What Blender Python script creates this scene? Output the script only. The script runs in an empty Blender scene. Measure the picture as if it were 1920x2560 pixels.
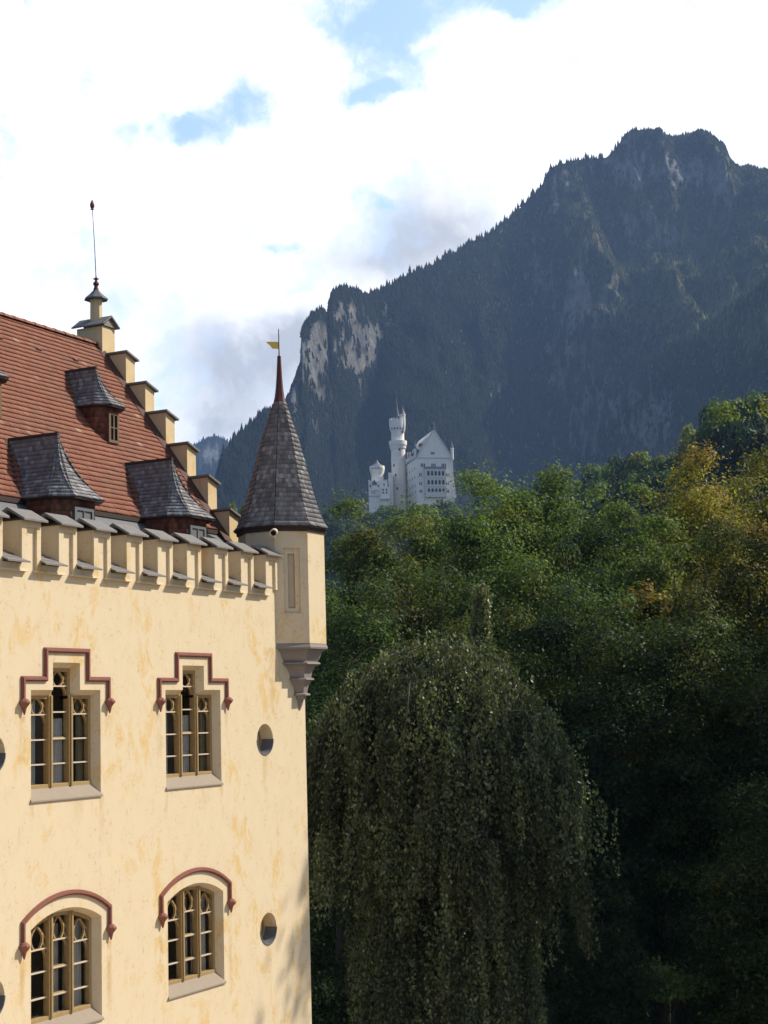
import bpy, bmesh, math, random
import numpy as np
from mathutils import Vector, Matrix
from mathutils.geometry import tessellate_polygon

random.seed(7)
RNG = np.random.default_rng(7)
sc = bpy.context.scene
COL = sc.collection
rad = math.radians

# ------------------------------------------------------------------ camera
# world: X runs along the palace facade (away from the viewer), Y into the
# building, facade plane at Y = 0, metres.
S = 1920.0 / 1659.0
F_PX, CX, CY = 4000.0, 960.0, 1280.0
CAM = np.array([0.0, -17.4, 14.0])

def _unit(v):
    v = np.array(v, float)
    return v / np.linalg.norm(v)

_dX = _unit([3032 - CX, 1724 - CY, F_PX])
_dZ = np.array([80 - CX, -30650 - CY, F_PX], float)
_dZ = _unit(_dZ - _dX * (_dZ @ _dX))
_dY = np.cross(_dZ, _dX)
if _dY[2] < 0:
    _dY = -_dY
MW = np.array([_dX, _dY, _dZ])
RIGHT, UP, FWD = MW @ [1, 0, 0], MW @ [0, -1, 0], MW @ [0, 0, 1]
FH = _unit([FWD[0], FWD[1], 0])
RH = np.array([FH[1], -FH[0], 0.0])

cam_data = bpy.data.cameras.new('camera')
cam_data.sensor_fit = 'VERTICAL'
cam_data.sensor_height = 36.0
cam_data.lens = F_PX / 2560.0 * 36.0
cam_data.clip_start = 0.5
cam_data.clip_end = 40000.0
cam = bpy.data.objects.new('camera', cam_data)
COL.objects.link(cam)
cam.matrix_world = Matrix(((RIGHT[0], UP[0], -FWD[0], CAM[0]),
                           (RIGHT[1], UP[1], -FWD[1], CAM[1]),
                           (RIGHT[2], UP[2], -FWD[2], CAM[2]),
                           (0, 0, 0, 1)))
sc.camera = cam

def direction(x, y):
    """unit direction of a bearing given in reference units (1659 wide)"""
    return _unit(MW @ np.array([x * S - CX, y * S - CY, F_PX]))

def at(x, y, d):
    """world point on that bearing at horizontal distance d along the view"""
    r = direction(x, y)
    return CAM + r * (d / (r @ FH))

def uw(u, w, z):
    """world point from lateral u / forward w / height z"""
    p = CAM + RH * u + FH * w
    return np.array([p[0], p[1], z])

# ------------------------------------------------------------------ light
SUN_EL, SUN_TH = rad(41.0), rad(42.0)
SUN = np.array([math.cos(SUN_EL) * math.cos(SUN_TH), -math.cos(SUN_EL) * math.sin(SUN_TH), math.sin(SUN_EL)])
sd = bpy.data.lights.new('sun', 'SUN')
sd.energy = 4.1
sd.angle = rad(0.55)
sd.color = (1.0, 0.92, 0.79)
so = bpy.data.objects.new('sun', sd)
COL.objects.link(so)
so.rotation_euler = Vector(SUN).to_track_quat('Z', 'Y').to_euler()

sc.view_settings.view_transform = 'Standard'
sc.view_settings.look = 'None'
sc.view_settings.exposure = 0.6
sc.view_settings.gamma = 1.0
sc.view_settings.use_curve_mapping = False
sc.render.engine = 'CYCLES'
cy = sc.cycles
cy.max_bounces = 6
cy.diffuse_bounces = 3
cy.glossy_bounces = 2
cy.transmission_bounces = 4
cy.transparent_max_bounces = 8
cy.volume_bounces = 0
cy.caustics_reflective = False
cy.caustics_refractive = False
cy.use_denoising = True
cy.sample_clamp_indirect = 4.0

# world: Nishita sky with procedural clouds
W = bpy.data.worlds.new('World')
sc.world = W
W.use_nodes = True
wt = W.node_tree
wt.nodes.clear()

class NT:
    """tiny helper for node graphs"""
    def __init__(s, t):
        s.t = t
    def n(s, typ, **kw):
        nd = s.t.nodes.new(typ)
        for k, v in kw.items():
            setattr(nd, k, v)
        return nd
    def put(s, sock, v):
        if isinstance(v, bpy.types.NodeSocket):
            s.t.links.new(v, sock)
        elif isinstance(v, (tuple, list)) and len(v) == 3 and sock.type == 'RGBA':
            sock.default_value = (*v, 1)
        else:
            sock.default_value = v
    def math(s, op, a, b=None, c=None, clamp=False):
        nd = s.n('ShaderNodeMath', operation=op, use_clamp=clamp)
        for i, v in enumerate((a, b, c)):
            if v is not None:
                s.put(nd.inputs[i], v)
        return nd.outputs[0]
    def mix(s, f, a, b, typ='RGBA', blend='MIX'):
        nd = s.n('ShaderNodeMix', data_type=typ, blend_type=blend)
        ins = [i for i in nd.inputs if i.enabled]
        s.put(ins[0], f)
        s.put(ins[1], a)
        s.put(ins[2], b)
        return [o for o in nd.outputs if o.enabled][0]
    def ramp(s, f, lo, hi, a=0.0, b=1.0):
        nd = s.n('ShaderNodeMapRange')
        s.put(nd.inputs[0], f)
        for i, v in enumerate((lo, hi, a, b)):
            nd.inputs[i + 1].default_value = v
        nd.interpolation_type = 'SMOOTHSTEP'
        return nd.outputs[0]
    def noise(s, vec, scale, detail=4, rough=0.55, dist=0.0):
        nd = s.n('ShaderNodeTexNoise')
        if vec is not None:
            s.put(nd.inputs['Vector'], vec)
        nd.inputs['Scale'].default_value = scale
        nd.inputs['Detail'].default_value = detail
        nd.inputs['Roughness'].default_value = rough
        nd.inputs['Distortion'].default_value = dist
        return nd
    def mapping(s, vec, scale=(1, 1, 1), loc=(0, 0, 0), rot=(0, 0, 0)):
        nd = s.n('ShaderNodeMapping')
        s.put(nd.inputs[0], vec)
        nd.inputs['Location'].default_value = loc
        nd.inputs['Rotation'].default_value = rot
        nd.inputs['Scale'].default_value = scale
        return nd.outputs[0]

w_ = NT(wt)
sky = w_.n('ShaderNodeTexSky', sky_type='NISHITA')
sky.sun_disc = False
sky.sun_elevation = SUN_EL
sky.sun_rotation = math.atan2(SUN[0], SUN[1])
sky.air_density = 1.0
sky.dust_density = 1.2
tc = w_.n('ShaderNodeTexCoord')
gen = tc.outputs['Generated']
warp = w_.noise(gen, 9.0, 6, 0.6)
wv = w_.n('ShaderNodeVectorMath', operation='SUBTRACT')
w_.put(wv.inputs[0], warp.outputs['Color'])
wv.inputs[1].default_value = (0.5, 0.5, 0.5)
wv2 = w_.n('ShaderNodeVectorMath', operation='SCALE')
w_.put(wv2.inputs[0], wv.outputs[0])
wv2.inputs['Scale'].default_value = 0.085
wv3 = w_.n('ShaderNodeVectorMath', operation='ADD')
w_.put(wv3.inputs[0], gen)
w_.put(wv3.inputs[1], wv2.outputs[0])
dirw = wv3.outputs[0]

def blob(px, py, radius, amp, sx=1.0):
    """soft patch of the sky around a direction (radius in reference units);
    sx > 1 stretches it sideways"""
    d = direction(px, py)
    sub = w_.n('ShaderNodeVectorMath', operation='SUBTRACT')
    w_.put(sub.inputs[0], dirw)
    sub.inputs[1].default_value = d
    def comp(axis, k):
        dt = w_.n('ShaderNodeVectorMath', operation='DOT_PRODUCT')
        w_.put(dt.inputs[0], sub.outputs[0])
        dt.inputs[1].default_value = tuple(axis * k)
        return w_.math('POWER', dt.outputs['Value'], 2.0)
    r = radius * S / F_PX
    e = w_.math('ADD', comp(RIGHT, 1 / (r * sx)), comp(UP, 1 / r))
    e = w_.math('ADD', e, comp(FWD, 2.0))
    return w_.math('MULTIPLY', w_.math('EXPONENT', w_.math('MULTIPLY', e, -1.0)), amp)

def addup(lst):
    r = lst[0]
    for x in lst[1:]:
        r = w_.math('ADD', r, x)
    return r

holes = addup([blob(960, -30, 95, 0.85, 2.8), blob(800, 60, 60, 0.55, 2.2), blob(810, 205, 26, 0.8, 3.8), blob(850, 145, 45, 0.55, 2.6),
               blob(420, 290, 44, 1.0, 1.9), blob(525, 232, 42, 0.9, 1.3),
               blob(830, 466, 15, 0.75, 2.6), blob(600, 535, 14, 0.6, 2.0), blob(1100, 15, 35, 0.75, 2.0), blob(1540, 20, 26, 0.35, 2.0)])
fine = w_.noise(dirw, 26.0, 6, 0.62)
dens = w_.math('SUBTRACT', w_.math('ADD', 1.0, w_.math('MULTIPLY', w_.math('SUBTRACT', fine.outputs[0], 0.5), 2.3)), holes)
cover_front = w_.ramp(dens, 0.02, 1.18)
big = w_.noise(gen, 2.2, 7, 0.6, 0.5)
cover_back = w_.ramp(big.outputs[0], 0.50, 0.66)
dotf = w_.n('ShaderNodeVectorMath', operation='DOT_PRODUCT')
w_.put(dotf.inputs[0], gen)
dotf.inputs[1].default_value = tuple(FWD)
front = w_.ramp(dotf.outputs['Value'], 0.72, 0.93)
cover = w_.mix(front, cover_back, cover_front, 'FLOAT')
greys = addup([blob(960, 500, 90, 1.0, 1.9), blob(520, 790, 95, 1.1, 1.7), blob(640, 730, 70, 0.8, 1.4), blob(230, 640, 55, 0.40, 2.5), blob(470, 900, 50, 0.8, 1.5), blob(830, 570, 60, 0.6, 1.6),
               blob(700, 560, 55, 0.3, 2.0)])
g2 = w_.noise(dirw, 11.0, 5, 0.6)
shade = w_.math('MULTIPLY', greys, w_.ramp(g2.outputs[0], 0.24, 0.60), clamp=True)
lit_cloud = w_.mix(front, (5.0, 5.2, 5.6), (12.5, 12.5, 12.6))
cloud = w_.mix(shade, lit_cloud, (5.3, 5.5, 5.95))
skyc = w_.mix(front, sky.outputs[0], w_.mix(1.0, sky.outputs[0], (2.35, 2.3, 2.2), blend='MULTIPLY'))
final = w_.mix(cover, skyc, cloud)
bg = w_.n('ShaderNodeBackground')
w_.put(bg.inputs[0], final)
bg.inputs[1].default_value = 0.09
wo = w_.n('ShaderNodeOutputWorld')
wt.links.new(bg.outputs[0], wo.inputs[0])

# ------------------------------------------------------------------ helpers
def tag(o, label=None, cat=None, group=None, kind=None):
    if label: o['label'] = label
    if cat: o['category'] = cat
    if group: o['group'] = group
    if kind: o['kind'] = kind
    return o

def thing(name, loc, label, cat, group=None):
    o = bpy.data.objects.new(name, None)
    o.empty_display_size = 0.3
    COL.objects.link(o)
    o.location = loc
    return tag(o, label, cat, group)

class MB:
    """mesh builder: quads/ngons in world coordinates -> one object"""
    def __init__(s):
        s.v, s.f, s.c = [], [], []
    def add(s, verts, faces):
        b = len(s.v)
        s.v += [tuple(map(float, p)) for p in verts]
        s.f += [tuple(b + i for i in f) for f in faces]
    def box(s, x0, x1, y0, y1, z0, z1):
        s.add([(x0, y0, z0), (x1, y0, z0), (x1, y1, z0), (x0, y1, z0), (x0, y0, z1), (x1, y0, z1), (x1, y1, z1), (x0, y1, z1)],
              [(0, 3, 2, 1), (4, 5, 6, 7), (0, 1, 5, 4), (1, 2, 6, 5), (2, 3, 7, 6), (3, 0, 4, 7)])
    def hexa(s, p):
        s.add(p, [(0, 3, 2, 1), (4, 5, 6, 7), (0, 1, 5, 4), (1, 2, 6, 5), (2, 3, 7, 6), (3, 0, 4, 7)])
    def rings(s, rings, cap0=True, cap1=True, closed=True):
        n = len(rings[0])
        b = len(s.v)
        for r in rings:
            s.v += [tuple(map(float, p)) for p in r]
        m = n if closed else n - 1
        for i in range(len(rings) - 1):
            for j in range(m):
                k = (j + 1) % n
                s.f.append((b + i * n + j, b + i * n + k, b + (i + 1) * n + k, b + (i + 1) * n + j))
        if cap0: s.f.append(tuple(b + j for j in reversed(range(n))))
        if cap1: s.f.append(tuple(b + (len(rings) - 1) * n + j for j in range(n)))
    def lathe(s, cx, cy, prof, n=16, ph=0.0, cap0=True, cap1=True):
        rs = []
        for z, r in prof:
            rs.append([(cx + r * math.cos(ph + 2 * math.pi * k / n), cy + r * math.sin(ph + 2 * math.pi * k / n), z) for k in range(n)])
        s.rings(rs, cap0, cap1)
    def tube(s, pts, radii, n=6, cap=True):
        pts = [np.array(p, float) for p in pts]
        if not hasattr(radii, '__len__'): radii = [radii] * len(pts)
        rs = []
        for i, p in enumerate(pts):
            t = pts[min(i + 1, len(pts) - 1)] - pts[max(i - 1, 0)]
            t = t / (np.linalg.norm(t) + 1e-9)
            a = np.array([0, 0, 1.0]) if abs(t[2]) < 0.9 else np.array([1.0, 0, 0])
            e1 = np.cross(t, a); e1 /= np.linalg.norm(e1)
            e2 = np.cross(t, e1)
            rs.append([p + radii[i] * (e1 * math.cos(2 * math.pi * k / n) + e2 * math.sin(2 * math.pi * k / n)) for k in range(n)])
        s.rings(rs, cap, cap)
    def bar_xz(s, pts, wid, y0, y1, closed=False):
        """flat bar following a polyline in the XZ plane, mitred, between y0 and y1"""
        P = [np.array(p, float) for p in pts]
        L, R = [], []
        n = len(P)
        for i in range(n):
            a = P[i] - P[i - 1] if (i > 0 or closed) else P[1] - P[0]
            b = P[(i + 1) % n] - P[i] if (i < n - 1 or closed) else P[-1] - P[-2]
            a = a / np.linalg.norm(a); b = b / np.linalg.norm(b)
            na, nb = np.array([-a[1], a[0]]), np.array([-b[1], b[0]])
            m = na + nb; m /= np.linalg.norm(m)
            k = wid / 2 / max(0.35, m @ na)
            L.append(P[i] + m * k); R.append(P[i] - m * k)
        rs = [[(l[0], y0, l[1]), (l[0], y1, l[1]), (r[0], y1, r[1]), (r[0], y0, r[1])] for l, r in zip(L, R)]
        if closed: rs.append(rs[0])
        s.rings(rs, not closed, not closed)
    def poly_holes(s, outer, holes, fn):
        loops = [[Vector((p[0], p[1], 0)) for p in lp] for lp in [outer] + holes]
        tris = tessellate_polygon(loops)
        flat = [p for lp in [outer] + holes for p in lp]
        s.add([fn(*p) for p in flat], [tuple(t) for t in tris])
    def build(s, name, mat, parent=None, smooth=False, bevel=0.0, fixn=True):
        me = bpy.data.meshes.new(name)
        off = np.array(parent_origin(parent)) if parent is not None else np.zeros(3)
        me.from_pydata([tuple(np.array(p) - off) for p in s.v], [], s.f)
        me.materials.append(mat)
        if fixn:
            bm = bmesh.new(); bm.from_mesh(me)
            bmesh.ops.recalc_face_normals(bm, faces=bm.faces)
            bm.to_mesh(me); bm.free()
        if smooth:
            me.polygons.foreach_set('use_smooth', [True] * len(me.polygons))
        o = bpy.data.objects.new(name, me)
        COL.objects.link(o)
        if parent is not None: o.parent = parent
        if bevel > 0:
            bv = o.modifiers.new('bevel', 'BEVEL'); bv.width = bevel; bv.segments = 2; bv.limit_method = 'ANGLE'; bv.angle_limit = rad(40)
        return o

def parent_origin(p):
    o = np.zeros(3)
    while p is not None:
        o += np.array(p.location)
        p = p.parent
    return o

def sub_empty(name, parent):
    o = bpy.data.objects.new(name, None)
    COL.objects.link(o)
    o.parent = parent
    return o

def copy_tree(o, parent=None):
    c = o.copy(); COL.objects.link(c)
    if parent is not None: c.parent = parent
    for ch in list(o.children):
        copy_tree(ch, c)
    return c

def mesh_np(name, verts, faces4, mat, parent=None, colors=None, smooth=False):
    """fast mesh from numpy arrays (all quads or all tris)"""
    me = bpy.data.meshes.new(name)
    nv, nf, k = len(verts), len(faces4), faces4.shape[1]
    me.vertices.add(nv)
    me.vertices.foreach_set('co', np.ascontiguousarray(verts, np.float32).ravel())
    me.loops.add(nf * k)
    me.loops.foreach_set('vertex_index', np.ascontiguousarray(faces4, np.int32).ravel())
    me.polygons.add(nf)
    me.polygons.foreach_set('loop_start', np.arange(0, nf * k, k, dtype=np.int32))
    me.polygons.foreach_set('loop_total', np.full(nf, k, np.int32))
    if smooth: me.polygons.foreach_set('use_smooth', np.ones(nf, bool))
    me.update(calc_edges=True)
    if colors is not None:
        ca = me.color_attributes.new('col', 'FLOAT_COLOR', 'POINT')
        c4 = np.ones((nv, 4), np.float32); c4[:, :3] = colors
        ca.data.foreach_set('color', c4.ravel())
    me.materials.append(mat)
    o = bpy.data.objects.new(name, me)
    COL.objects.link(o)
    if parent is not None: o.parent = parent
    return o

def mat_new(name):
    m = bpy.data.materials.new(name)
    m.use_nodes = True
    m.node_tree.nodes.clear()
    g = NT(m.node_tree)
    out = g.n('ShaderNodeOutputMaterial')
    p = g.n('ShaderNodeBsdfPrincipled')
    m.node_tree.links.new(p.outputs[0], out.inputs[0])
    p.inputs['Specular IOR Level'].default_value = 0.3
    return m, g, p, out

def bump(g, p, h, strength=0.3, dist=0.02):
    b = g.n('ShaderNodeBump')
    b.inputs['Strength'].default_value = strength
    b.inputs['Distance'].default_value = dist
    g.put(b.inputs['Height'], h)
    g.put(p.inputs['Normal'], b.outputs[0])

def geo_pos(g):
    return g.n('ShaderNodeNewGeometry').outputs['Position']

def simple(name, col, rough=0.6, var=0.15, scale=6.0, metal=0.0, bmp=0.0):
    m, g, p, _ = mat_new(name)
    n = g.noise(geo_pos(g), scale, 5, 0.6)
    g.put(p.inputs['Base Color'], g.mix(n.outputs[0], tuple(c * (1 - var) for c in col), tuple(min(1, c * (1 + var)) for c in col)))
    p.inputs['Roughness'].default_value = rough
    p.inputs['Metallic'].default_value = metal
    if bmp: bump(g, p, n.outputs[0], bmp, 0.02)
    return m

# ------------------------------------------------------------------ materials
def plaster(name, base, stain, amount=1.0, runs=()):
    m, g, p, _ = mat_new(name)
    pos = geo_pos(g)
    big = g.noise(g.mapping(pos, (1, 1, 0.55)), 0.9, 5, 0.6, 0.6)
    mid = g.noise(g.mapping(pos, (1, 1, 0.6)), 3.4, 8, 0.74, 0.4)
    finen = g.noise(pos, 13.0, 6, 0.7)
    patch = g.math('MULTIPLY', g.ramp(big.outputs[0], 0.50, 0.60), g.ramp(mid.outputs[0], 0.45, 0.58))
    flakes = g.math('MULTIPLY', g.ramp(finen.outputs[0], 0.54, 0.62), g.ramp(mid.outputs[0], 0.46, 0.58))
    streak = g.noise(g.mapping(pos, (7.0, 7.0, 0.35)), 1.0, 4, 0.6)
    stk = g.math('MULTIPLY', g.ramp(streak.outputs[0], 0.60, 0.74), g.ramp(big.outputs[0], 0.42, 0.60))
    c = g.mix(g.ramp(mid.outputs[0], 0.3, 0.75), base, tuple(x * 0.95 for x in base))
    c = g.mix(g.math('MULTIPLY', patch, 0.95 * amount), c, stain)
    c = g.mix(g.math('MULTIPLY', stk, 0.16 * amount), c, (0.70, 0.47, 0.19))
    c = g.mix(g.math('MULTIPLY', flakes, 0.62 * amount), c, (0.55, 0.35, 0.15))
    if runs:
        sep = g.n('ShaderNodeSeparateXYZ'); g.put(sep.inputs[0], pos)
        wob = g.math('MULTIPLY', g.math('SUBTRACT', g.noise(g.mapping(pos, (2, 2, 1.5)), 1.0, 3, 0.6).outputs[0], 0.5), 0.10)
        xw = g.math('ADD', sep.outputs[0], wob)
        tot = None
        for x0, zt, L, wd, a in runs:                    # dirt washed down below sills and label stops
            mx = g.ramp(g.math('ABSOLUTE', g.math('SUBTRACT', xw, x0)), wd, wd * 0.25)
            mz = g.math('MULTIPLY', g.ramp(sep.outputs[2], zt - L, zt - 0.1 * L), g.ramp(sep.outputs[2], zt + 0.02, zt - 0.02))
            k = g.math('MULTIPLY', g.math('MULTIPLY', mx, mz), a)
            tot = k if tot is None else g.math('MAXIMUM', tot, k)
        tot = g.math('MULTIPLY', tot, g.ramp(mid.outputs[0], 0.34, 0.62))
        c = g.mix(tot, c, (0.52, 0.335, 0.13))
    g.put(p.inputs['Base Color'], c)
    p.inputs['Roughness'].default_value = 0.88
    p.inputs['Specular IOR Level'].default_value = 0.15
    h = g.math('ADD', g.math('MULTIPLY', finen.outputs[0], 0.4), g.noise(pos, 55.0, 3, 0.6).outputs[0])
    bump(g, p, h, 0.18, 0.012)
    return m

PL = plaster('yellow_plaster', (0.72, 0.59, 0.395), (0.69, 0.49, 0.225), 1.0,
             [(x + dx, zt, L, wd, a) for x in (21.97, 25.82) for dx, zt, L, wd, a in ((1.15, 10.2, 1.7, 0.10, 0.8), (-1.15, 10.2, 1.4, 0.09, 0.6), (1.15, 14.1, 1.0, 0.10, 0.5), (-1.15, 14.1, 1.3, 0.12, 0.6), (0.95, 12.68, 0.9, 0.10, 0.55), (-0.93, 12.66, 0.7, 0.08, 0.4), (0.3, 12.66, 0.5, 0.35, 0.22))]
             + [(28.41, 13.2, 1.2, 0.16, 0.45), (28.41, 9.4, 1.0, 0.16, 0.4), (28.7, 15.4, 2.2, 0.30, 0.55)])
PL2 = plaster('cream_plaster', (0.70, 0.54, 0.31), (0.60, 0.41, 0.18), 0.6)
SAND = simple('grey_sandstone', (0.26, 0.225, 0.20), 0.85, 0.18, 5.0, 0, 0.25)
HOOD = simple('red_sandstone', (0.255, 0.098, 0.070), 0.7, 0.22, 9.0, 0, 0.2)
SILLM = simple('sill_stone', (0.31, 0.25, 0.188), 0.8, 0.1, 8.0, 0, 0.1)
WOOD = simple('ochre_wood', (0.36, 0.245, 0.105), 0.6, 0.22, 14.0)
PALE = simple('pale_paint', (0.60, 0.50, 0.38), 0.5, 0.12, 20.0)
BROWN = simple('brown_board', (0.10, 0.042, 0.030), 0.7, 0.3, 12.0)
DARKW = simple('dark_wood', (0.045, 0.028, 0.02), 0.7, 0.3, 12.0)
LEAD = simple('lead_sheet', (0.15, 0.155, 0.16), 0.55, 0.25, 7.0, 0.2)
SLATE = simple('slate_slab', (0.20, 0.185, 0.172), 0.75, 0.3, 8.0, 0, 0.3)
COPPER = simple('red_copper', (0.11, 0.035, 0.030), 0.5, 0.25, 6.0, 0.2)
IRON = simple('iron', (0.06, 0.05, 0.045), 0.5, 0.2, 10.0, 0.4)
GOLD = simple('gold_leaf', (0.85, 0.55, 0.10), 0.4, 0.1, 10.0, 0.25)
CREAM = simple('cream_plastic', (0.72, 0.60, 0.44), 0.45, 0.05, 10.0)
BLACK = simple('black_glassy', (0.01, 0.01, 0.012), 0.15, 0.05, 10.0)
ROOM = simple('dark_room', (0.26, 0.19, 0.15), 0.9, 0.3, 3.0)
CURT = simple('net_curtain', (0.86, 0.79, 0.66), 0.9, 0.1, 10.0)

def glass_mat():
    m, g, p, out = mat_new('window_glass')
    tr = g.n('ShaderNodeBsdfTransparent'); tr.inputs[0].default_value = (0.97, 0.97, 0.96, 1)
    gl = g.n('ShaderNodeBsdfGlossy'); gl.inputs['Roughness'].default_value = 0.03
    n = g.noise(geo_pos(g), 5.0, 2, 0.5)
    b = g.n('ShaderNodeBump'); b.inputs['Strength'].default_value = 0.05; b.inputs['Distance'].default_value = 0.01
    g.put(b.inputs['Height'], n.outputs[0]); g.put(gl.inputs['Normal'], b.outputs[0])
    fr = g.n('ShaderNodeFresnel'); fr.inputs[0].default_value = 1.5
    mx = g.n('ShaderNodeMixShader')
    g.put(mx.inputs[0], fr.outputs[0]); g.put(mx.inputs[1], tr.outputs[0]); g.put(mx.inputs[2], gl.outputs[0])
    m.node_tree.nodes.remove(p)
    m.node_tree.links.new(mx.outputs[0], out.inputs[0])
    return m
GLASS = glass_mat()

def tile_mat(name, cols, rough=0.75, streak=0.5, moss=(0.16, 0.14, 0.10), mossamt=0.35):
    """each tile / shingle is its own mesh island and takes its own tone"""
    m, g, p, _ = mat_new(name)
    ge = g.n('ShaderNodeNewGeometry')
    r = ge.outputs['Random Per Island']
    cr = g.n('ShaderNodeValToRGB')
    g.put(cr.inputs[0], r)
    els = cr.color_ramp.elements
    while len(els) < len(cols): els.new(0.5)
    for i, (pos_, c) in enumerate(cols):
        els[i].position = pos_; els[i].color = (*c, 1)
    pos = ge.outputs['Position']
    n = g.noise(pos, 1.1, 5, 0.65, 0.4)
    f = g.noise(pos, 22.0, 4, 0.6)
    c = g.mix(g.math('MULTIPLY', g.ramp(n.outputs[0], 0.45, 0.65), mossamt), cr.outputs[0], moss)
    c = g.mix(g.math('MULTIPLY', g.ramp(f.outputs[0], 0.35, 0.7), 0.35), c, g.mix(1.0, c, (0.55, 0.55, 0.55), blend='MULTIPLY'))
    g.put(p.inputs['Base Color'], c)
    p.inputs['Roughness'].default_value = rough
    bump(g, p, f.outputs[0], 0.3, 0.01)
    return m
TILE = tile_mat('red_clay_tiles', [(0.0, (0.235, 0.088, 0.052)), (0.4, (0.265, 0.098, 0.056)), (0.9, (0.295, 0.112, 0.064)), (0.985, (0.315, 0.130, 0.078)), (1.0, (0.42, 0.28, 0.19))], 0.8, mossamt=0.28, moss=(0.20, 0.125, 0.09))
SHING = tile_mat('grey_shingles', [(0.0, (0.15, 0.146, 0.150)), (0.4, (0.215, 0.208, 0.212)), (0.8, (0.29, 0.28, 0.285)), (1.0, (0.44, 0.425, 0.425))], 0.75, mossamt=0.25, moss=(0.15, 0.14, 0.13))
BRICK = tile_mat('red_cheek_tiles', [(0.0, (0.10, 0.035, 0.025)), (0.5, (0.19, 0.065, 0.04)), (1.0, (0.30, 0.11, 0.06))], 0.8)

def leaf_mat(name, trans=0.42, rough=0.55, spec=0.16):
    m, g, p, out = mat_new(name)
    a = g.n('ShaderNodeAttribute'); a.attribute_name = 'col'
    g.put(p.inputs['Base Color'], a.outputs['Color'])
    p.inputs['Roughness'].default_value = rough
    p.inputs['Specular IOR Level'].default_value = spec
    tl = g.n('ShaderNodeBsdfTranslucent')
    g.put(tl.inputs[0], g.mix(1.0, a.outputs['Color'], (1.25, 1.25, 0.6), blend='MULTIPLY'))
    mx = g.n('ShaderNodeMixShader'); mx.inputs[0].default_value = trans
    m.node_tree.links.new(p.outputs[0], mx.inputs[1])
    m.node_tree.links.new(tl.outputs[0], mx.inputs[2])
    m.node_tree.links.new(mx.outputs[0], out.inputs[0])
    return m
LEAF = leaf_mat('foliage')
GLOSSLEAF = leaf_mat('glossy_foliage', 0.32, 0.48, 0.42)
BARK = simple('bark', (0.065, 0.052, 0.042), 0.9, 0.35, 6.0, 0, 0.5)
# ------------------------------------------------------------------ palace
PAL = thing('palace_wing', (21.0, 5.0, -1.0), 'yellow plastered palace wing with stepped gable, red tile roof and crenellated parapet', 'palace')

def part(mb, name, mat, parent=None, **kw):
    return mb.build(name, mat, parent or PAL, **kw)

class Tiles:
    def __init__(s): s.v, s.f = [], []
    def row(s, Lb, Rb, Lt, Rt, n, w, t, i=0, jit=0.004, gap=0.005):
        Lb, Rb, Lt, Rt, n = [np.array(a, float) for a in (Lb, Rb, Lt, Rt, n)]
        wid = np.linalg.norm(Rb - Lb)
        k = max(1, int(round(wid / w)))
        b = [0.0] + [(j + 0.5 * (i % 2)) / k for j in range(1 - (i % 2), k) if 0 < (j + 0.5 * (i % 2)) / k < 1] + [1.0]
        for a, c in zip(b[:-1], b[1:]):
            ga = gap / max(wid, 0.05)
            a2, c2 = a + ga * 0.5, c - ga * 0.5
            if c2 <= a2: continue
            z1, z2 = t + random.uniform(-jit, jit), t + random.uniform(-jit, jit)
            sl = random.uniform(-1, 1) * jit * 1.5
            dn = (Lb - Lt) / (np.linalg.norm(Lb - Lt) + 1e-6) * sl
            p0, p1 = Lb + (Rb - Lb) * a2, Lb + (Rb - Lb) * c2
            q0, q1 = Lt + (Rt - Lt) * a2, Lt + (Rt - Lt) * c2
            m = len(s.v)
            s.v += [p0 + n * z1 + dn, p1 + n * z2 + dn, q1 + n * 0.003, q0 + n * 0.003, p0 - n * 0.004 + dn, p1 - n * 0.004 + dn]
            s.f += [(m, m + 1, m + 2, m + 3), (m + 4, m + 5, m + 1, m)]
    def patch(s, Lfun, Rfun, nrows, n, w, t, overlap=1.0, **kw):
        for i in range(nrows):
            a, b = i / nrows, min(1.0, (i + overlap) / nrows)
            nn = n(a) if callable(n) else n
            s.row(Lfun(a), Rfun(a), Lfun(b), Rfun(b), nn, w, t, i, **kw)
    def build(s, name, mat, parent):
        off = parent_origin(parent)
        return mesh_np(name, np.array(s.v) - off, np.array(s.f), mat, parent)

lerp = lambda a, b, t: np.array(a, float) * (1 - t) + np.array(b, float) * t
XW0, XE = 11.0, 30.08
ZB, ZP = -1.0, 16.5          # foot of the wall, foot of the parapet

# window openings in the facade: stepped (upper floor) and segmental (lower)
def loop_step(cx, g=0.0):
    h, m = 0.935 - g, 0.365 - g
    zs, zt, z0 = 14.53 - g, 14.995 - g, 12.70 if g == 0 else 12.90
    return [(cx - h, z0), (cx + h, z0), (cx + h, zs), (cx + m, zs), (cx + m, zt), (cx - m, zt), (cx - m, zs), (cx - h, zs)]
def loop_arch(cx, g=0.0, n=14):
    h = 0.935 - g
    zs, ris, z0 = 10.645 - g * 0.8, 0.245, 8.92 if g == 0 else 9.12
    h0 = 0.935
    R = (h0 * h0 + ris * ris) / (2 * ris)
    arc = []
    for k in range(n + 1):
        x = h - 2 * h * k / n
        arc.append((cx + x, zs + math.sqrt(max(0, R * R - x * x)) - (R - ris)))
    return [(cx - h, z0), (cx + h, z0)] + arc
def loop_circ(cx, cz, r, n=28):
    return [(cx + r * math.cos(2 * math.pi * k / n), cz + r * math.sin(2 * math.pi * k / n)) for k in range(n)]

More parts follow.
